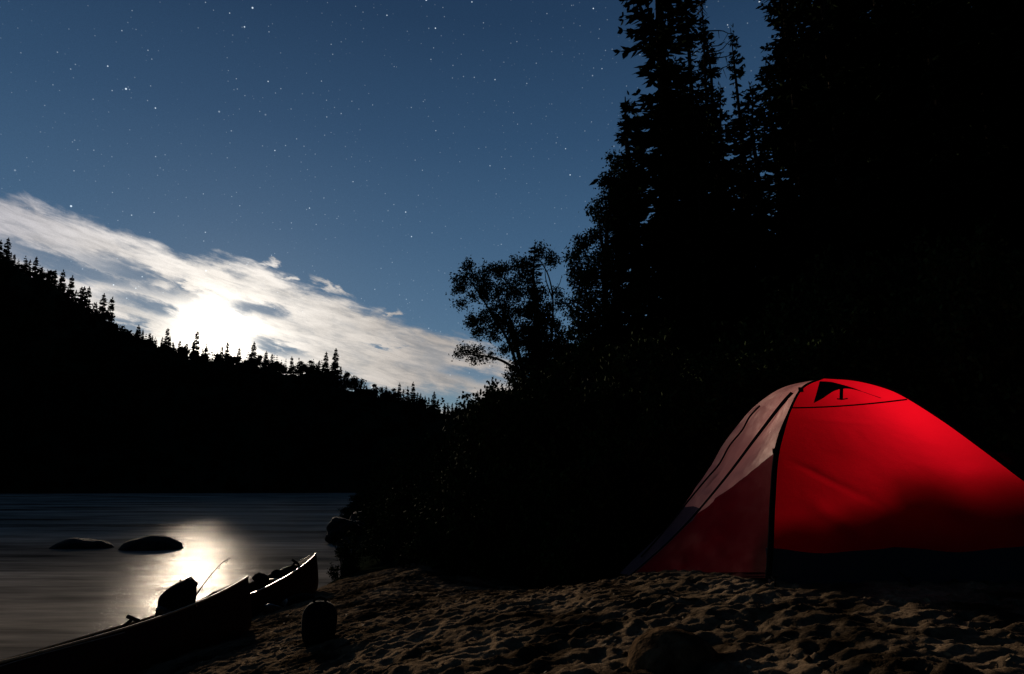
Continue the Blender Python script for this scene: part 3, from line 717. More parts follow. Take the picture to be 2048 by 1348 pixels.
# --- bushes
BP = []
def bush_proto(rad, h, ncl, n, leaf, seed, mat):
    g = np.random.default_rng(seed); e = empty('alder_bush', (0, 0, 0)); P = []; st = MB()
    for i in range(ncl):
        a = g.uniform(0, 6.28); q = g.random() ** .6 * rad * .8; zf = g.uniform(.12, .98)
        if q > rad * (1.15 - zf * .8): q *= .5
        c = np.array([math.cos(a) * q, math.sin(a) * q, zf * h])
        st.tube([(c[0] * .15, c[1] * .15, -.15), (c[0] * .5, c[1] * .5, c[2] * .6), tuple(c)], [.018, .012, .004], 4, caps=False)
        cr = g.uniform(.16, .34) * min(rad, h / 1.5)
        for t in range(9):
            d = unit(g.normal(0, 1, (1, 3)) + [0, 0, .35])[0]; L = cr * g.uniform(.6, 1.5); tip = c + d * L
            st.tube([tuple(c), tuple(tip)], [.005, .002], 3, caps=False)
            m = max(2, n // (ncl * 9)); P.append(c + (tip - c) * (g.random((m, 1)) ** .6) + g.normal(0, leaf * .7, (m, 3)))
    P = np.concatenate(P); d = unit(g.normal(0, 1, P.shape) + [0, 0, -.2]); s = unit(np.cross(d, unit(g.normal(0, 1, P.shape))))
    L = leaf * g.uniform(.6, 1.3, len(P)); V, Fs = quads_from(P, d, s, L, L * .68)
    mesh('foliage', V, Fs, mat, e); st.build('stems', M['bark'], e); return e
BP = [bush_proto(1.3, 2.4, 60, 16000, .062, 1, M['leaf']), bush_proto(1.1, 1.6, 46, 11000, .058, 2, M['leaf']), bush_proto(.55, .75, 26, 3600, .045, 3, M['leaf']), bush_proto(1.6, 2.2, 60, 15000, .075, 4, M['leaf_dull'])]
bused = [False] * 4
def bush(x, y, k, sx, sz, label, z=None):
    o = BP[k] if not bused[k] else copy_tree(BP[k]); bused[k] = True
    o.location = (x, y, (gz0(x, y) if z is None else z) - .05); o.scale = (sx, sx, sz); o.rotation_euler = (0, 0, random.uniform(0, 6.28))
    tag(o, label, 'bush', 'alder bushes at the edge of the sand'); return o
def bx(px, Y): return (px - 1024) / F * Y * 1.03
bush(bx(1300, 9.2), 9.2, 0, .95, 1.18, 'tallest alder bush, its top rising left of the tent')
bush(bx(1180, 9.8), 9.8, 0, 1.05, .98, 'alder bush left of the tallest one')
bush(bx(1420, 8.6), 8.6, 0, .95, .88, 'alder bush behind the left end of the tent')
bush(bx(1075, 10.6), 10.6, 3, .9, .95, 'alder bush below the slender spruce')
bush(bx(985, 12.5), 12.5, 3, 1.0, 1.0, 'alder bush at the middle of the thicket, below the leaning tree')
bush(bx(900, 15.0), 15.0, 3, 1.15, .95, 'bush on the bank left of the thicket middle, further off')
bush(bx(872, 17.5), 17.5, 3, 1.1, .85, 'low broad bush on the far part of the bank')
bush(bx(820, 20.5), 20.5, 3, 1.0, .75, 'bush at the river end of the thicket')
bush(bx(752, 25.0), 25.0, 3, .8, .42, 'far low bush hanging over the river edge', .3)
bush(bx(712, 11.6), 11.6, 2, .62, .72, 'small leafy shrub at the water line right of the rear canoe')
bush(bx(792, 12.2), 12.2, 1, .75, .55, 'low shrub just right of the small shoreline shrub')
bush(bx(838, 11.0), 11.0, 1, .75, .62, 'low shrub where the sand meets the thicket, right of the shoreline')
bush(bx(900, 13.2), 13.2, 0, .85, .70, 'dense bush behind the low shrub by the sand')
bush(bx(870, 9.6), 9.6, 2, 1.1, .9, 'knee-high shrub on the sand edge, left of the middle')
bush(bx(950, 8.6), 8.6, 2, 1.2, 1.0, 'knee-high shrub at the middle of the sand edge')
bush(bx(1050, 8.2), 8.2, 1, .70, .72, 'waist-high shrub at the sand edge below the slender spruce')
bush(bx(1150, 7.7), 7.7, 1, .80, .82, 'waist-high shrub at the sand edge, left of the tent')
bush(bx(1255, 8.2), 8.2, 1, .85, 1.0, 'shrub closest to the guyed left corner of the tent')
bush(-.25, 9.0, 0, .78, .92, 'tall dark bush between the knee-high shrubs and the leaning tree', .55)
bush(.35, 9.3, 0, .85, 1.0, 'tall dark bush right of the one below the leaning tree', .6)
bush(bx(1560, 8.8), 8.8, 0, 1.1, 1.0, 'bush behind the tent peak')
bush(bx(1700, 9.0), 9.0, 0, 1.1, 1.1, 'bush behind the middle of the red tent')
bush(bx(1850, 8.8), 8.8, 0, 1.1, 1.2, 'bush behind the right slope of the tent')
bush(bx(1990, 8.0), 8.0, 0, 1.1, 1.3, 'bush at the right end behind the tent')
bush(bx(1600, 10.5), 10.5, 0, 1.3, 1.5, 'taller bush in the rear row behind the tent peak')
bush(bx(1780, 10.5), 10.5, 0, 1.3, 1.6, 'taller bush in the rear row behind the tent middle')
bush(bx(1950, 10.3), 10.3, 0, 1.3, 1.7, 'taller bush in the rear row at the right')
bush(bx(1480, 11.0), 11.0, 0, 1.3, 1.3, 'taller bush in the rear row left of the tent peak')

def ground_hit(px, py):
    d = ray(px, py); t = 1.5
    while t < 40 and CAMH + d[2] * t > gz0(d[0] * t, d[1] * t): t += .01
    return Vector((d[0] * t, d[1] * t, CAMH + d[2] * t))
# ------------------------------------------------------------------ rocks
def rock(name, c, sx, sy, sz, seed, mat, label, squash=.0, rag=.22, group=None, res=4, rot=0):
    import bmesh
    bm = bmesh.new(); bmesh.ops.create_icosphere(bm, subdivisions=res, radius=1)
    V = []
    for v in bm.verts:
        p = v.co; n = 1 + rag * (mn.noise(p * 1.1 + Vector((seed, 0, 0))) + .45 * mn.noise(p * 2.7 + Vector((seed, 5, 0))) + .12 * mn.noise(p * 9))
        q = p * n; x, y = q.x * sx, q.y * sy
        V.append((x * math.cos(rot) - y * math.sin(rot), x * math.sin(rot) + y * math.cos(rot), q.z * sz))
    Fs = [tuple(v.index for v in f.verts) for f in bm.faces]; bm.free()
    o = mesh(name, V, Fs, mat, smooth=True); o.location = c
    return tag(o, label, 'rock', group)
p = W(306, 1092, 18); rock('boulder', (p.x, 18, -.04), .78, .6, .36, 3.3, M['rock'], 'rounded black boulder in the river, the taller of two', group='boulders in the river', rag=.12)
p = W(166, 1093, 18.4); rock('boulder', (p.x, 18.4, -.06), .82, .55, .28, 9.1, M['rock'], 'long low black boulder in the river, the flatter of two', group='boulders in the river', rag=.25)
p = W(690, 1040, 20); rock('shore_rock', (p.x + .1, 20, .25), .55, .7, .36, 6.0, M['rock'], 'dark jagged rock jutting over the water at the bank', rag=.5)
p = W(680, 1060, 19); rock('shore_rock', (p.x + .25, 19.2, .02), .42, .5, .22, 2.0, M['rock'], 'low dark ledge under the jagged bank rock', rag=.5)
p = W(740, 1020, 21.5); rock('shore_rock', (p.x + .1, 21.5, .3), .8, .9, .45, 12.0, M['rock'], 'big dark rock on the bank right of the jagged one', rag=.4)
p = ground_hit(1345, 1322); rock('boulder', (p.x, p.y, gz0(p.x, p.y) - .02), .17, .19, .135, 4.4, M['sandrock'], 'sand-coloured boulder half sunk in the beach in front of the tent', rag=.10, rot=.3)
p = ground_hit(1252, 1248); rock('stone', (p.x, p.y, gz(p.x, p.y) + .005), .022, .02, .018, 7.4, M['sandrock'], 'small round stone just behind the half-sunk boulder', rag=.15, res=3)

# ------------------------------------------------------------------ canoes
CL = 4.9; BEAM = .86
def canoe(name, label, bow_top, head, pitch, heel, extra=0.0):
    """local frame: x from stern (-) to bow (+), y to port, z up; returns Empty and local->world map"""
    NS, NR = 60, 14
    def half(s):  # s -1..1
        return BEAM / 2 * max(0, 1 - abs(s) ** 2.35) ** .80
    def sheer(s): return .335 + .235 * abs(s) ** 3.2
    def keel(s): return .03 * abs(s) ** 2 + (.10 * max(0, abs(s) - .93) / .07)
    def rake(s, q): return 0
    cosh_, sinh_ = math.cos(heel), math.sin(heel)
    ex = empty(name, (0, 0, 0))
    # orientation
    from mathutils import Matrix
    fwd = Vector((head[0], head[1], 0)).normalized(); fwd = Vector((fwd.x * math.cos(pitch), fwd.y * math.cos(pitch), math.sin(pitch)))
    lat = Vector((-fwd.y, fwd.x, 0)).normalized(); up = fwd.cross(lat)
    lat2 = lat * cosh_ + up * sinh_; up2 = up * cosh_ - lat * sinh_
    bow_l = Vector((CL / 2, 0, sheer(1)))
    Rm = Matrix((fwd, lat2, up2)).transposed()
    org = Vector(bow_top) - Rm @ bow_l
    ex.matrix_world = Matrix.Translation(org) @ Rm.to_4x4()
    def part(n_, mb, mat, smooth=True):
        o = mesh(n_, mb.v, mb.f, mat, smooth=smooth); o.parent = ex; return o
    def section(s, off=0.0):
        w = max(.004, half(s) - off); zt = sheer(s); zk = keel(s) + off; out = []
        xs = s * CL / 2
        for k in range(-NR, NR + 1):
            q = k / NR; a = abs(q)
            # rounded bottom, flared then slightly tumblehome sides
            yy = w * (1 - (1 - a) ** 2.6) ** .9 * (1 + .03 * math.sin(a * math.pi)) ; zz = zk + (zt - off * .0 - zk) * (a ** 2.5)
            xx = xs
            if abs(s) > .9: # curved stem
                tt = (abs(s) - .9) / .1; xx = math.copysign(abs(xs) - .10 * tt * (1 - a) ** 2 , s)
            out.append((xx, math.copysign(yy, q), zz))
        return out
    S_ = [math.sin(x * math.pi / 2) for x in np.linspace(-1, 1, NS)]
    for nm, off, mat in (('hull', 0, M['hull']), ('lining', .012, M['inner'])):
        mb = MB(); V = []; m = 2 * NR + 1
        for s in S_: V += section(s, off)
        mb.add(V, [(i * m + k, (i + 1) * m + k, (i + 1) * m + k + 1, i * m + k + 1) for i in range(NS - 1) for k in range(m - 1)])
        part(nm, mb, mat)
    for sd in (-1, 1):
        mb = MB(); mb.tube([(s * CL / 2, sd * (half(s) + .004), sheer(s) + .004) for s in S_], .009, 6); part('gunwale', mb, M['wood'])
    for sg in (-1, 1):   # deck plates
        mb = MB(); ss = np.linspace(.86, 1, 8); V = []
        for s in ss: V += [(sg * s * CL / 2, -half(s), sheer(s) + .006), (sg * s * CL / 2, 0, sheer(s) + .022 * (1 - (s - .86) / .14) + .008), (sg * s * CL / 2, half(s), sheer(s) + .006)]
        mb.add(V, [(i * 3 + k, i * 3 + k + 1, i * 3 + k + 4, i * 3 + k + 3) for i in range(7) for k in range(2)]); part('deck_plate', mb, M['black'])
    mb = MB(); mb.box((.05, 0, sheer(0) - .02), (.06, half(.02) * 2 - .02, .02)); part('yoke', mb, M['wood'], False)
    for s, ln in ((.50, .22), (-.58, .24)):
        mb = MB(); w = half(s) - .03; z = sheer(s) - .09; x = s * CL / 2
        mb.box((x - ln / 2, 0, z), (.03, w * 2, .025)); mb.box((x + ln / 2, 0, z), (.03, w * 2 - .04, .025)); mb.box((x, 0, z + .004), (ln - .03, w * 1.3, .008))
        part('seat', mb, M['wood'], False)
    mb = MB(); s = .74; mb.tube([(s * CL / 2, -half(s), sheer(s) - .015), (s * CL / 2, half(s), sheer(s) - .015)], .012, 6); part('thwart', mb, M['wood'])
    tag(ex, label, 'canoe', 'canoes pulled up on the sand')
    return ex, ex.matrix_world.copy()
c1, m1 = canoe('canoe', 'nearer canoe, cut by the left edge of the photo, with the big pack in it', W(495, 1154, 6.5), (.60, .80), R(5.0), R(-17))
c2, m2 = canoe('canoe', 'farther canoe with its bow raised on the sand behind the first', W(632, 1107, 9.0), (.60, .80), R(8.0), R(-7))

def lump(name, c, sx, sy, sz, seed, mat, label, cat, rot=(0, 0, 0), rag=.15, parent=None, power=3.0):
    """soft rounded bag body: superellipsoid with sagging folds"""
    import bmesh
    bm = bmesh.new(); bmesh.ops.create_icosphere(bm, subdivisions=4, radius=1); V = []
    for v in bm.verts:
        p = v.co.normalized(); k = (abs(p.x) ** power + abs(p.y) ** power + abs(p.z) ** power) ** (-1 / power)
        n = k * (1 + rag * (mn.noise(p * 1.6 + Vector((seed, 1, 2))) + .4 * mn.noise(p * 4 + Vector((seed, 9, 2)))))
        V.append((p.x * n * sx, p.y * n * sy, p.z * n * sz))
    Fs = [tuple(v.index for v in f.verts) for f in bm.faces]; bm.free()
    from mathutils import Euler
    E = Euler(rot).to_matrix(); V = [tuple(E @ Vector(q)) for q in V]
    if parent is None:
        o = mesh(name, V, Fs, mat, smooth=True); o.location = c; return tag(o, label, cat)
    o = mesh(name, V, Fs, mat, smooth=True); o.location = Vector(c); o.parent = parent; return o

# big pack standing in the first canoe, from its outline
def outline_pack():
    Y = 6.15
    pts = [(313, 1228), (322, 1214), (321, 1194), (330, 1184), (342, 1174), (352, 1167), (362, 1162), (372, 1158), (379, 1157), (384, 1162), (391, 1164), (390, 1171), (386, 1174), (388, 1188), (386, 1202), (384, 1215), (380, 1240), (350, 1250), (318, 1246)]
    base = W(350, 1235, Y); e = empty('pack', base)
    P = [W(x, y, Y) for x, y in pts]; c = sum(P, Vector()) / len(P); V = []; rings = [(-.13, .55), (-.11, .85), (-.05, .98), (0, 1.0), (.05, .98), (.11, .85), (.13, .55)]; n = len(P)
    for dy, s in rings:
        for p in P: q = c + (p - c) * s; V.append((q.x, q.y + dy, q.z))
    Fs = [(i * n + k, i * n + (k + 1) % n, (i + 1) * n + (k + 1) % n, (i + 1) * n + k) for i in range(len(rings) - 1) for k in range(n)]
    Fs += [tuple(range(n))[::-1], tuple((len(rings) - 1) * n + k for k in range(n))]
    body = mesh('body', V, Fs, M['black'], e, smooth=True)
    sub = body.modifiers.new('s', 'SUBSURF'); sub.levels = 1; sub.render_levels = 2
    mb = MB(); mb.tube([W(372, 1159, Y - .08), W(382, 1155, Y - .1), W(389, 1162, Y - .08)], .008, 5); mb.build('grab_loop', M['strap'], e)
    mb = MB(); mb.tube([W(361, 1163, Y), W(360, 1159, Y)], .006, 5); mb.build('buckle', M['strap'], e)
    mb = MB(); mb.tube([W(335, 1180, Y - .14), W(332, 1205, Y - .15), W(325, 1232, Y - .12)], .012, 5); mb.build('strap', M['strap'], e)
    tag(e, 'large dark bulky pack standing up in the nearer canoe', 'pack')
outline_pack()
# fishing rod
e = empty('fishing_rod', W(386, 1200, 6.3))
P = spline([W(386, 1200, 6.3), W(402, 1176, 6.35), W(425, 1146, 6.4), (W(445, 1125, 6.45)), W(461, 1116, 6.5)], 24)
mb = MB(); mb.tube(P, [.0075 - .0040 * k / 23 for k in range(24)], 5); mb.build('blank', M['strap'], e)
for k in (6, 12, 17, 21):
    mb = MB(); q = Vector(P[k]); mb.tube([q + Vector((.012 * math.cos(a), 0, -.012 + .012 * math.sin(a))) for a in np.linspace(0, 6.28, 9)], .002, 4); mb.build('guide', M['strap'], e)
tag(e, 'thin fishing rod leaning out of the nearer canoe against the glitter', 'fishing rod')
# paddle sticking out of canoe 1
def paddle(A, B, label, blade_first=False, parent=None):
    e = empty('paddle', A); A = Vector(A); B = Vector(B); d = (B - A).normalized()
    mb = MB(); mb.tube([A, B], .014, 7); mb.build('shaft', M['strap'], e)
    sd = d.cross(Vector((0, 1, 0))).normalized(); mb = MB(); mb.tube([B - sd * .05, B + sd * .05], .015, 7); mb.build('grip', M['strap'], e)
    mb = MB(); w = Vector((0, 1, 0)).cross(d).normalized(); nn = d.cross(w); V = []
    prof = [(0, .014), (.08, .05), (.2, .085), (.38, .09), (.48, .07), (.52, .0)]
    for t, ww in prof:
        p = A - d * t
        for sy in (-1, 1): V += [p + w * ww - nn * .006 * sy, p - w * ww - nn * .006 * sy]
    Fs = []
    for i in range(len(prof) - 1):
        a = i * 4; b_ = a + 4; Fs += [(a, a + 1, b_ + 1, b_), (a + 2, b_ + 2, b_ + 3, a + 3), (a, b_, b_ + 2, a + 2), (a + 1, a + 3, b_ + 3, b_ + 1)]
    mb.add(V, Fs); mb.build('blade', M['strap'], e)
    return tag(e, label, 'paddle')
paddle(W(228, 1268, 5.55), W(266, 1237, 5.75), 'paddle whose dark end pokes up out of the nearer canoe')
paddle(m2 @ Vector((1.80, .0, .30)), W(591, 1124, (m2 @ Vector((2.05, .03, .5))).y), 'paddle leaning in the bow of the farther canoe')
lump('dry_bag', m2 @ Vector((1.72, .10, .44)), .09, .08, .06, 2.2, M['black'], 'small dark bag lying in the farther canoe', 'bag', (0, .5, 0), .2)
lump('bundle', m2 @ Vector((1.93, .06, .44)), .08, .06, .04, 5.2, M['black'], 'dark bundle beside the paddle in the farther canoe', 'bundle', (0, .5, 0), .3)
p = m1 @ Vector((.7, -.30, .34)); q = W(327, 1222, 5.9)
lump('rag', q, .055, .04, .022, 8.1, M['inner'], 'pale rag draped on the edge of the nearer canoe', 'cloth', (0, .4, 0), .3)
# bow line along canoe 1
e = None
P = spline([m1 @ Vector((x, -BEAM / 2 * (1 - abs(x / (CL / 2)) ** 2.35) ** .8 - .02, z)) for x, z in ((1.2, .335), (.6, .325), (.2, .30), (-.3, .29), (-.9, .27), (-1.5, .30))], 40)
mb = MB(); mb.tube(P, .0035, 5); tag(mb.build('painter_line', M['line'], origin=P[0]), 'thin pale line trailing along the side of the nearer canoe', 'rope')

# round dry bag on the beach
bc = ground_hit(636, 1290); BY = bc.y; gzb = gz(bc.x, BY)
e = empty('barrel_pack', (bc.x, BY, gzb - .015)); e.scale = (BY / 4.95 * .98,) * 3
lump('body', (0, 0, .140), .118, .105, .145, 1.0, M['black'], None, None, (0, 0, .2), .05, parent=e, power=2.9)
mb = MB(); mb.tube([(-.05, 0, .275), (-.04, 0, .300), (0, 0, .312), (.03, 0, .300), (.04, 0, .275)], .009, 6); o = mesh('handle', mb.v, mb.f, M['strap'], smooth=True); o.parent = e
mb = MB(); mb.tube([(.02, -.05, .27), (.05, -.09, .24), (.06, -.11, .15), (.05, -.10, .05)], .010, 6); o = mesh('strap', mb.v, mb.f, M['strap'], smooth=True); o.parent = e
tag(e, 'rounded black pack standing on the sand beside the canoes', 'pack')
# odds and ends between pack and canoe
k = 0
def shoe(x, y, rz, label):
    z = gz(x, y); e = empty('shoe', (x, y, z), rz)
    def pr(w, l, h, n=16, x0=0):
        V = []; 
        for zz, s in ((0, .95), (h * .5, 1), (h, .9)):
            for i in range(n):
                a = 6.283 * i / n; V.append((math.cos(a) * l * s + x0, math.sin(a) * w * s * (1 - .18 * math.cos(a - .4)), zz))
        Fs = [(r * n + i, r * n + (i + 1) % n, (r + 1) * n + (i + 1) % n, (r + 1) * n + i) for r in range(2) for i in range(n)] + [tuple(range(n))[::-1], tuple(2 * n + i for i in range(n))]
        return V, Fs
    V, Fs = pr(.045, .13, .022); o = mesh('sole', V, Fs, M['strap']); o.parent = e
    V = []; n = 14; prof = [(-.12, .055, .075), (-.08, .06, .085), (-.02, .045, .075), (.05, .042, .05), (.10, .03, .035), (.125, .01, .025)]
    for px_, w, h in prof:
        for i in range(n):
            a = math.pi * i / (n - 1); V.append((px_, math.cos(a) * w * .75, .02 + math.sin(a) * h))
    Fs = [(r * n + i, r * n + i + 1, (r + 1) * n + i + 1, (r + 1) * n + i) for r in range(len(prof) - 1) for i in range(n - 1)]
    o = mesh('upper', V, Fs, M['foot'], smooth=True); o.parent = e
    tag(e, label, 'shoe', 'wet shoes left by the canoes')
q = ground_hit(572, 1214); shoe(q.x, q.y, 2.2, 'wet shoe on the sand, nearer the rounded pack')
q = ground_hit(545, 1225); shoe(q.x, q.y, 1.2, 'wet shoe on the sand, nearer the canoe')
q = ground_hit(602, 1208); lump('dry_bag', (q.x, q.y, gz(q.x, q.y) + .04), .14, .08, .065, 4.4, M['black'], 'small shiny bag lying on the sand behind the rounded pack', 'bag', (0, 0, .5), .25)
q = ground_hit(497, 1258); rock('stone', (q.x, q.y, gz(q.x, q.y) + .01), .06, .03, .022, 1.4, M['sandrock'], 'stone at the foot of the nearer canoe bow', res=3, rot=.6)

# sand litter: twigs, chips, dead leaves
g = np.random.default_rng(77); n = 1100
X = g.uniform(-2.4, 4.0, n); Yv = g.uniform(2.2, 7.2, n); Z = beach_fn(X[None], Yv[None])[0] + .006
P = np.stack([X, Yv, Z], 1); a = g.uniform(0, 6.28, n); d = unit(np.stack([np.cos(a), np.sin(a), g.normal(.15, .35, n)], 1)); s = unit(np.cross(d, unit(g.normal(0, .5, (n, 3)) + [0, 0, 1])))
ln = g.uniform(.01, .035, n); V1, F1 = quads_from(P, d, s, ln, ln * g.uniform(.12, .6, n))
tag(mesh('litter', V1, F1, M['dead']), 'dead leaves and chips of wood strewn over the sand', 'litter', kind='stuff')
n = 900; X = g.uniform(-2.3, 4.2, n); Yv = g.uniform(2.0, 7.0, n); Z = beach_fn(X[None], Yv[None])[0]; r_ = .004 + .016 * g.random(n) ** 4
oct_ = np.array([(1, 0, 0), (.3, 1, 0), (-1, .2, 0), (-.2, -1, 0), (.1, 0, .7), (0, 0, -.7)]); ofc = np.array([(0, 1, 4), (1, 2, 4), (2, 3, 4), (3, 0, 4), (1, 0, 5), (2, 1, 5), (3, 2, 5), (0, 3, 5)])
V2 = (oct_[None] * (r_[:, None, None] * g.uniform(.7, 1.3, (n, 6, 1))) + np.stack([X, Yv, Z], 1)[:, None]).reshape(-1, 3)
tag(mesh('pebbles', V2, (ofc[None] + 6 * np.arange(n)[:, None, None]).reshape(-1, 3), M['sandrock'], smooth=True), 'small pebbles sprinkled over the sand', 'pebbles', kind='stuff')
for pts, lab in [([(1290, 1226), (1330, 1196), (1370, 1201), (1395, 1199)], 'thin twig lying on the sand behind the half-sunk boulder'),
                 ([(1366, 1257), (1395, 1253), (1420, 1250)], 'short pale twig beside the half-sunk boulder')]:
    pp = []
    for x, y in pts:
        d = ray(x, y); t = 2.0
        for _ in range(4000):
            if CAMH + d[2] * t < gz0(d[0] * t, d[1] * t) + .02: break
            t += .004
        pp.append(Vector((d[0] * t, d[1] * t, gz(d[0] * t, d[1] * t) + .008)))
    mb = MB(); mb.tube(spline(pp, 14), .0045, 5); tag(mb.build('twig', M['bark'], origin=pp[0]), lab, 'twig')

# ------------------------------------------------------------------ tent
NT = 170
def curve(pts): return spline([W(*p) for p in pts], NT)
P_top = (1645, 757, 4.95)
poleA = curve([(1536, 1156, 3.95), (1541, 1090, 3.95), (1545, 1000, 3.99), (1554, 900, 4.10), (1580, 820, 4.38), (1606, 775, 4.68), P_top])
poleB = curve([(2330, 1150, 3.85), (2225, 1080, 3.90), (2140, 1025, 3.97), (2048, 963, 4.07), (1975, 908, 4.16), (1890, 846, 4.30), (1815, 798, 4.47), (1770, 777, 4.60), (1710, 762, 4.78), P_top])
S1 = curve([(1262, 1153, 5.62), (1300, 1120, 5.42), (1343, 1081, 5.26), (1394, 1028, 5.10), (1461, 947, 4.95), (1516, 874, 4.86), (1576, 798, 4.80), (1612, 770, 4.86), (1645, 757, 4.955)])
S2 = curve([(1252, 1148, 5.78), (1300, 1098, 5.66), (1346, 1044, 5.58), (1381, 1000, 5.52), (1416, 958, 5.46), (1440, 930, 5.43), (1461, 893, 5.38), (1486, 862, 5.33), (1507, 828, 5.28), (1560, 784, 5.14), (1645, 757, 4.97)])
SIL = curve([(1240, 1146, 6.0), (1264, 1122, 5.97), (1333, 1054, 5.88), (1382, 990, 5.82), (1420, 935, 5.78), (1445, 891, 5.73), (1474, 852, 5.65), (1510, 812, 5.45), (1566, 775, 5.2), (1645, 757, 4.985)])
tl = Vector((2.5, 4.9, gz0(2.5, 4.9)))
tent = empty('tent', tl); tag(tent, 'red dome tent lit from inside, pitched on the sand at the right', 'tent')
C3 = Vector((3.7, 6.3, gz0(3.7, 6.3))); C4 = Vector((1.75, 6.5, gz0(1.75, 6.5)))
PK = Vector(P_top and W(*P_top))
def arch(C):
    m = (C + PK) / 2; m.z += .38; d = Vector((C.x - PK.x, C.y - PK.y, 0)) * .12
    return spline([C, C.lerp(m + d, .55), m + d, PK.lerp(m + d, .45) + Vector((0, 0, .06)), PK], NT)
poleC = arch(C3); poleD = arch(C4)
def patch(A, B, nu, bulge=0.0, fn=None):
    """surface between two curves that meet at the peak; fn(u,t,P,n) displaces along the normal"""
    U = np.linspace(0, 1, nu); G = np.zeros((NT, nu, 3))
    for j, u in enumerate(U): G[:, j] = A * (1 - u) + B * u
    du = np.gradient(G, axis=1); dt = np.gradient(G, axis=0); N_ = np.cross(du, dt); N_ /= np.maximum(np.linalg.norm(N_, axis=2, keepdims=True), 1e-9)
    T = np.linspace(0, 1, NT)[:, None]; UU = U[None]
    d = bulge * np.sin(UU * np.pi) * np.sin(np.clip(T, 0, 1) * np.pi) ** .8
    if fn is not None: d = d + fn(UU + 0 * T, T + 0 * UU, G)
    G = G + N_ * d[..., None]
    V = G.reshape(-1, 3); i = np.arange(NT * nu).reshape(NT, nu)
    return V, np.stack([i[:-1, :-1].ravel(), i[:-1, 1:].ravel(), i[1:, 1:].ravel(), i[1:, :-1].ravel()], 1)
def px_of(G):
    x, y, z = G[..., 0], G[..., 1], G[..., 2] - CAMH
    f = y * CP + z * SP; v = -y * SP + z * CP
    return 1024 + F * x / f, 674 - F * v / f
# creases drawn tight from the pole clip towards the far corner
clip = np.array(W(1556, 905, 4.08))
def fold(G, a, b, wd, amp, taper=.25):
    a = np.array(a); b = np.array(b); ab = b - a; L = np.dot(ab, ab); t = np.clip(((G - a) @ ab) / L, 0, 1)
    d = np.linalg.norm(G - a - t[..., None] * ab, axis=-1); e = np.minimum(t / taper, 1) * np.minimum((1 - t) / .35, 1)
    return amp * np.exp(-(d / wd) ** 2) * np.clip(e, 0, 1)
def front_fn(U, T, G):
    d = (fbm(G[..., 0] * 2.6, G[..., 2] * 3.6, 4) - .45) * .040 * np.sin(U * np.pi) * np.clip(T * 4, 0, 1) * np.clip((1 - T) * 6, 0, 1)
    for (x0, y0, Y0, x1, y1, Y1, w, am) in [(1558, 903, 4.06, 1860, 1040, 3.92, .013, -.048), (1585, 930, 4.04, 1850, 1062, 3.90, .012, -.038), (1570, 915, 4.05, 1800, 1020, 3.93, .03, .024), (1556, 905, 4.06, 1640, 925, 4.05, .012, -.010), (1556, 898, 4.08, 1625, 912, 4.05, .012, -.006), (1600, 990, 4.0, 1760, 1090, 3.9, .05, -.012), (1590, 830, 4.3, 1780, 850, 4.3, .03, -.006)]:
        d = d + fold(G, W(x0, y0, Y0), W(x1, y1, Y1), w, am)
    return d
sk = lambda G: 0
Vf, Ff = patch(poleA, poleB, 190, .0, front_fn)
mesh('fly_panel', Vf, Ff, M['fly'], tent, smooth=True)
bvh = BVHTree.FromPolygons([tuple(v) for v in Vf], [tuple(int(x) for x in f) for f in Ff])
def hit(px, py, off=.006):
    d = Vector(ray(px, py)).normalized(); h = bvh.ray_cast(Vector((0, 0, CAMH)), d)
    if h[0] is None: return W(px, py, 4.6)
    return h[0] - d * off
def side_fn(U, T, G):
    d = (fbm(G[..., 1] * 5, G[..., 2] * 7, 5) - .45) * .055 * np.sin(U * np.pi) ** .6 * np.clip((1 - T) * 5, 0, 1)
    for (x0, y0, Y0, x1, y1, Y1, w, am) in [(a_, b_, c_, d_, e_, f_, g_, h_ * 1.5) for a_, b_, c_, d_, e_, f_, g_, h_ in [(1514, 812, 5.4, 1560, 822, 4.85, .015, .012), (1512, 815, 5.4, 1545, 845, 4.9, .015, .010), (1520, 808, 5.35, 1590, 775, 4.9, .014, .010), (1555, 900, 4.1, 1530, 918, 4.4, .012, -.010), (1545, 1030, 4.0, 1480, 1090, 4.5, .02, .012), (1370, 1045, 5.2, 1500, 985, 4.5, .02, .014), (1480, 905, 4.97, 1440, 985, 5.1, .015, .012), (1450, 910, 5.3, 1400, 1005, 5.4, .02, .014)]]:
        d = d + fold(G, W(x0, y0, Y0), W(x1, y1, Y1), w, am)
    return d
# side between pole A and the zip: upper part pale, lower part red -> two meshes cut along a straight seam
def split_patch(A, B, nu, name_hi, mat_hi, name_lo, mat_lo, cut, fn=side_fn, bulge=0):
    import bmesh
    V, Fs = patch(A, B, nu, bulge, fn); p0, nrm = cut
    for nm, mt, keep_up in ((name_hi, mat_hi, True), (name_lo, mat_lo, False)):
        o = mesh(nm, V, Fs, mt, tent, smooth=True); bm = bmesh.new(); bm.from_mesh(o.data)
        bmesh.ops.bisect_plane(bm, geom=bm.verts[:] + bm.edges[:] + bm.faces[:], plane_co=p0 - tent.location, plane_no=nrm, clear_inner=keep_up, clear_outer=not keep_up)
        bm.to_mesh(o.data); bm.free(); o.data.update()
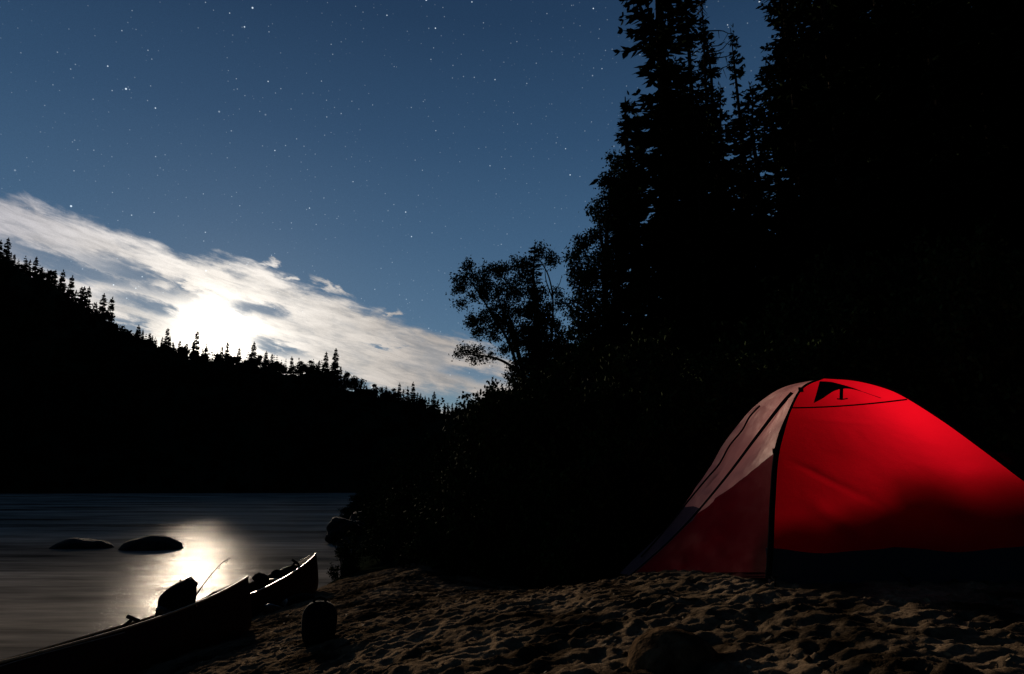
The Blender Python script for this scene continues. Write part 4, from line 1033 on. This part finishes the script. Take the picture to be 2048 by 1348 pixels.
# seam runs from the pole clip down to the vestibule foot: defined as a plane through three real points
pa, pb, pc = W(1554, 903, 4.10), W(1403, 1022, 5.05), W(1403, 1022, 5.05) + Vector((.3, .1, 0))
pn = (pb - pa).cross(pc - pa).normalized()
if pn.z < 0: pn = -pn
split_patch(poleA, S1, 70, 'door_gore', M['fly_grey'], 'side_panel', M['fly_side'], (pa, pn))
split_patch(S1, S2, 40, 'vestibule_door', M['fly_grey'], 'door_shaded', M['fly_shaded'], (W(1395, 1020, 5.1), Vector((-.35, 0, .94)).normalized()), bulge=.01)  # below the cut the door cloth is coloured dark as bush shade
split_patch(S2, SIL, 24, 'vestibule_side', M['fly_grey'], 'vestibule_side_shaded', M['fly_shaded'], (Vector((0, 0, 1.42)), Vector((0, 0, 1))))  # lower part again wears the painted shade, not another cloth
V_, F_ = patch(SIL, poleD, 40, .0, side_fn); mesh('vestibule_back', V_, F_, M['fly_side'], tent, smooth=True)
V_, F_ = patch(poleD, poleC, 40, .05); mesh('back_panel', V_, F_, M['fly'], tent, smooth=True)
V_, F_ = patch(poleC, poleB, 40, .03); mesh('end_panel', V_, F_, M['fly'], tent, smooth=True)
def tubepart(name, P, r, mat=M['pole'], n=6):
    mb = MB(); mb.tube([tuple(p) for p in P], r, n); return mb.build(name, mat, tent, smooth=True)
Aoff = poleA + np.array([-.004, -.012, .0])
tubepart('pole', Aoff, [float(np.interp(k, [0, 76, 95, 169], [.017, .016, .009, .008])) for k in range(NT)])
tubepart('pole', poleB + np.array([.01, -.004, .012]), .014); tubepart('pole', poleC, .010); tubepart('pole', poleD, .010)
def ribbon(name, P, wdt, mat, up=(0, 0, 1), off=(-.010, -.012, .006), taper=None):
    P = [Vector(p) + Vector(off) for p in P]; V = []; n = len(P)
    for i, p in enumerate(P):
        t = (P[min(i + 1, n - 1)] - P[max(i - 1, 0)]).normalized(); s = t.cross(Vector((-.6, -.75, .3))).normalized(); w = wdt * (1 if taper is None else taper(i / (n - 1)))
        nn = s.cross(t).normalized() * .0025
        V += [p - s * w / 2 - nn, p + s * w / 2 - nn, p + s * w / 2 + nn, p - s * w / 2 + nn]
    Fs = [(i * 4 + k, i * 4 + (k + 1) % 4, (i + 1) * 4 + (k + 1) % 4, (i + 1) * 4 + k) for i in range(n - 1) for k in range(4)] + [(0, 3, 2, 1), (4 * n - 4, 4 * n - 3, 4 * n - 2, 4 * n - 1)]
    return mesh(name, V, Fs, mat, tent)
ribbon('zip', S1[:144], .016, M['strap'], taper=lambda t: .55 + 1.1 * t ** 2)
ribbon('zip', S2[15:132], .012, M['strap'])
tubepart('seam', [hit(1583 + (1817 - 1583) * t, 815.5 - 17 * t ** 1.35 - 2 * math.sin(math.pi * t) * -1, .004) for t in np.linspace(0.005, .985, 24)], .0055)
# vent hood: stands off the panel, held open by a strut
up_ = [(1640, 763), (1662, 764), (1690, 771), (1712, 778), (1735, 787), (1762, 796)]
lo_ = [(1628, 806), (1645, 797), (1668, 782), (1690, 777), (1716, 781), (1761, 796.5)]
NV = 20
Pu = spline([hit(x, y, .045) for x, y in up_], NV); Pl = spline([hit(x, y, .075 if i < 4 else .05) for i, (x, y) in enumerate(lo_)], NV)
V = []; 
for i in range(NV):
    a, b_ = Pu[i], Pl[i]; th_ = np.array([0, .004, 0.002])
    for t in (0, .5, 1): V.append(a * (1 - t) + b_ * t + np.array([0, -.008 * math.sin(math.pi * t), 0]))
    for t in (1, .5, 0): V.append(a * (1 - t) + b_ * t + th_)
Fs = [(i * 6 + k, i * 6 + (k + 1) % 6, (i + 1) * 6 + (k + 1) % 6, (i + 1) * 6 + k) for i in range(NV - 1) for k in range(6)] + [(0, 5, 4, 3, 2, 1)]
mesh('vent_hood', V, Fs, M['black'], tent)
mb = MB(); mb.tube([hit(1683, 778, .045), hit(1682.5, 797, .012)], .011, 6); mb.build('vent_strut', M['strap'], tent)
mb = MB(); mb.tube([hit(1674, 797.5, .008), hit(1683, 799, .008), hit(1695, 797, .008)], .004, 5); mb.build('strut_patch', M['strap'], tent)
mb = MB(); mb.box(W(1552, 902, 4.06), (.035, .02, .03)); mb.build('pole_clip', M['strap'], tent)
mb = MB(); mb.box(hit(1602, 782, .01), (.03, .012, .05)); mb.build('pole_tab', M['strap'], tent)
# dark floor tub along the foot of the front and side
def tub(A, B, zt):
    V = []; n = 40; A = Vector(A); B = Vector(B)
    for i in range(n):
        p = A.lerp(B, i / (n - 1)); out = Vector((-(B - A).y, (B - A).x, 0)).normalized() * -.012
        zz = -.030 * abs(math.sin(math.pi * 3 * i / (n - 1))) + .004 * math.sin(i * .9)
        V += [p + out - Vector((0, 0, .08)), p + out + Vector((0, 0, zt + zz)), p - out * .2 + Vector((0, 0, zt + zz)), p - out * .2 - Vector((0, 0, .08))]
    Fs = [(i * 4 + k, i * 4 + (k + 1) % 4, (i + 1) * 4 + (k + 1) % 4, (i + 1) * 4 + k) for i in range(n - 1) for k in range(4)]
    return V, Fs
V, Fs = tub(poleA[0], poleB[0], .16); mesh('floor_tub', V, Fs, M['fly_dark'], tent)
V = [Vector(poleA[0]), Vector(poleB[0]), C3, C4, Vector(S1[0])]; V = [v + Vector((0, 0, .03)) for v in V]; mesh('groundsheet', V + [v - Vector((0, 0, .02)) for v in V], [(0, 1, 2, 3, 4), (9, 8, 7, 6, 5)], M['fly_dark'], tent)
for t in (0, 1 / 3, 2 / 3):
    q = Vector(poleA[0]).lerp(Vector(poleB[0]), t) + Vector((0, -.10, 0)); zq = gz(q.x, q.y)
    h0 = Vector(poleA[0]).lerp(Vector(poleB[0]), t) + Vector((0, -.014, .03))
    mb = MB(); mb.tube([(q.x, q.y + .02, zq - .08), (q.x, q.y - .01, zq + .05)], .005, 6); mb.tube([(q.x - .015, q.y - .01, zq + .048), (q.x + .015, q.y - .01, zq + .048)], .004, 5); mb.build('peg', M['strap'], tent)
    mb = MB(); mb.tube([h0, h0.lerp(Vector((q.x, q.y, zq + .03)), .5) - Vector((0, 0, .004)), (q.x, q.y, zq + .03)], .004, 5); mb.build('peg_loop', M['strap'], tent)
# guy line from the vestibule foot
st = Vector(S1[0]) + Vector((-.5, .1, -.02)); st.z = gz(st.x, st.y)
mb = MB(); mb.tube([tuple(SIL[34]), tuple(st)], .002, 4); mb.build('guy_line', M['pole'], tent)
mb = MB(); mb.tube([st + Vector((0, 0, .06)), st - Vector((-.03, 0, .1))], .005, 5); mb.build('peg', M['strap'], tent)

# gear inside the tent and the lantern
lt = W(1780, 925, 4.76)
gear = empty('gear_pile', (2.95, 4.38, tl.z + .03)); tag(gear, 'bulky gear heaped inside the tent, seen as a dark shadow at its right', 'gear')
lump('pack_body', (.05, .0, .29), .60, .11, .33, 3.0, M['black'], None, None, (0, -.06, .02), .28, parent=gear, power=2.4)
lump('low_shade_lump', (-.62, -.19, .17), .44, .09, .27, 6.0, M['black'], None, None, (0, .03, .0), .25, parent=gear)  # unseen lump added to fade the lit panel towards its foot
lump('left_shade_lump', (-1.02, -.17, .16), .27, .09, .26, 7.0, M['black'], None, None, (0, -.1, 0), .2, parent=gear, power=2.3)  # another added blocker, keeps lantern light off the panel's lower left
lump('top_shade_lump', (.30, .02, .55), .22, .10, .14, 9.0, M['black'], None, None, (0, .4, 0), .3, parent=gear)  # unseen, put in to make the gear's shadow outline irregular
lump('edge_shade_lump', (-.42, -.02, .44), .20, .06, .12, 12.0, M['black'], None, None, (0, .5, 0), .45, parent=gear, power=2)  # added lump, only varies the shadow edge on the fabric
ld = bpy.data.lights.new('lantern_light', 'POINT'); ld.energy = 16; ld.color = (1, .93, .85); ld.shadow_soft_size = .15
lo = bpy.data.objects.new('lantern_light', ld); lo.location = lt; col.objects.link(lo)
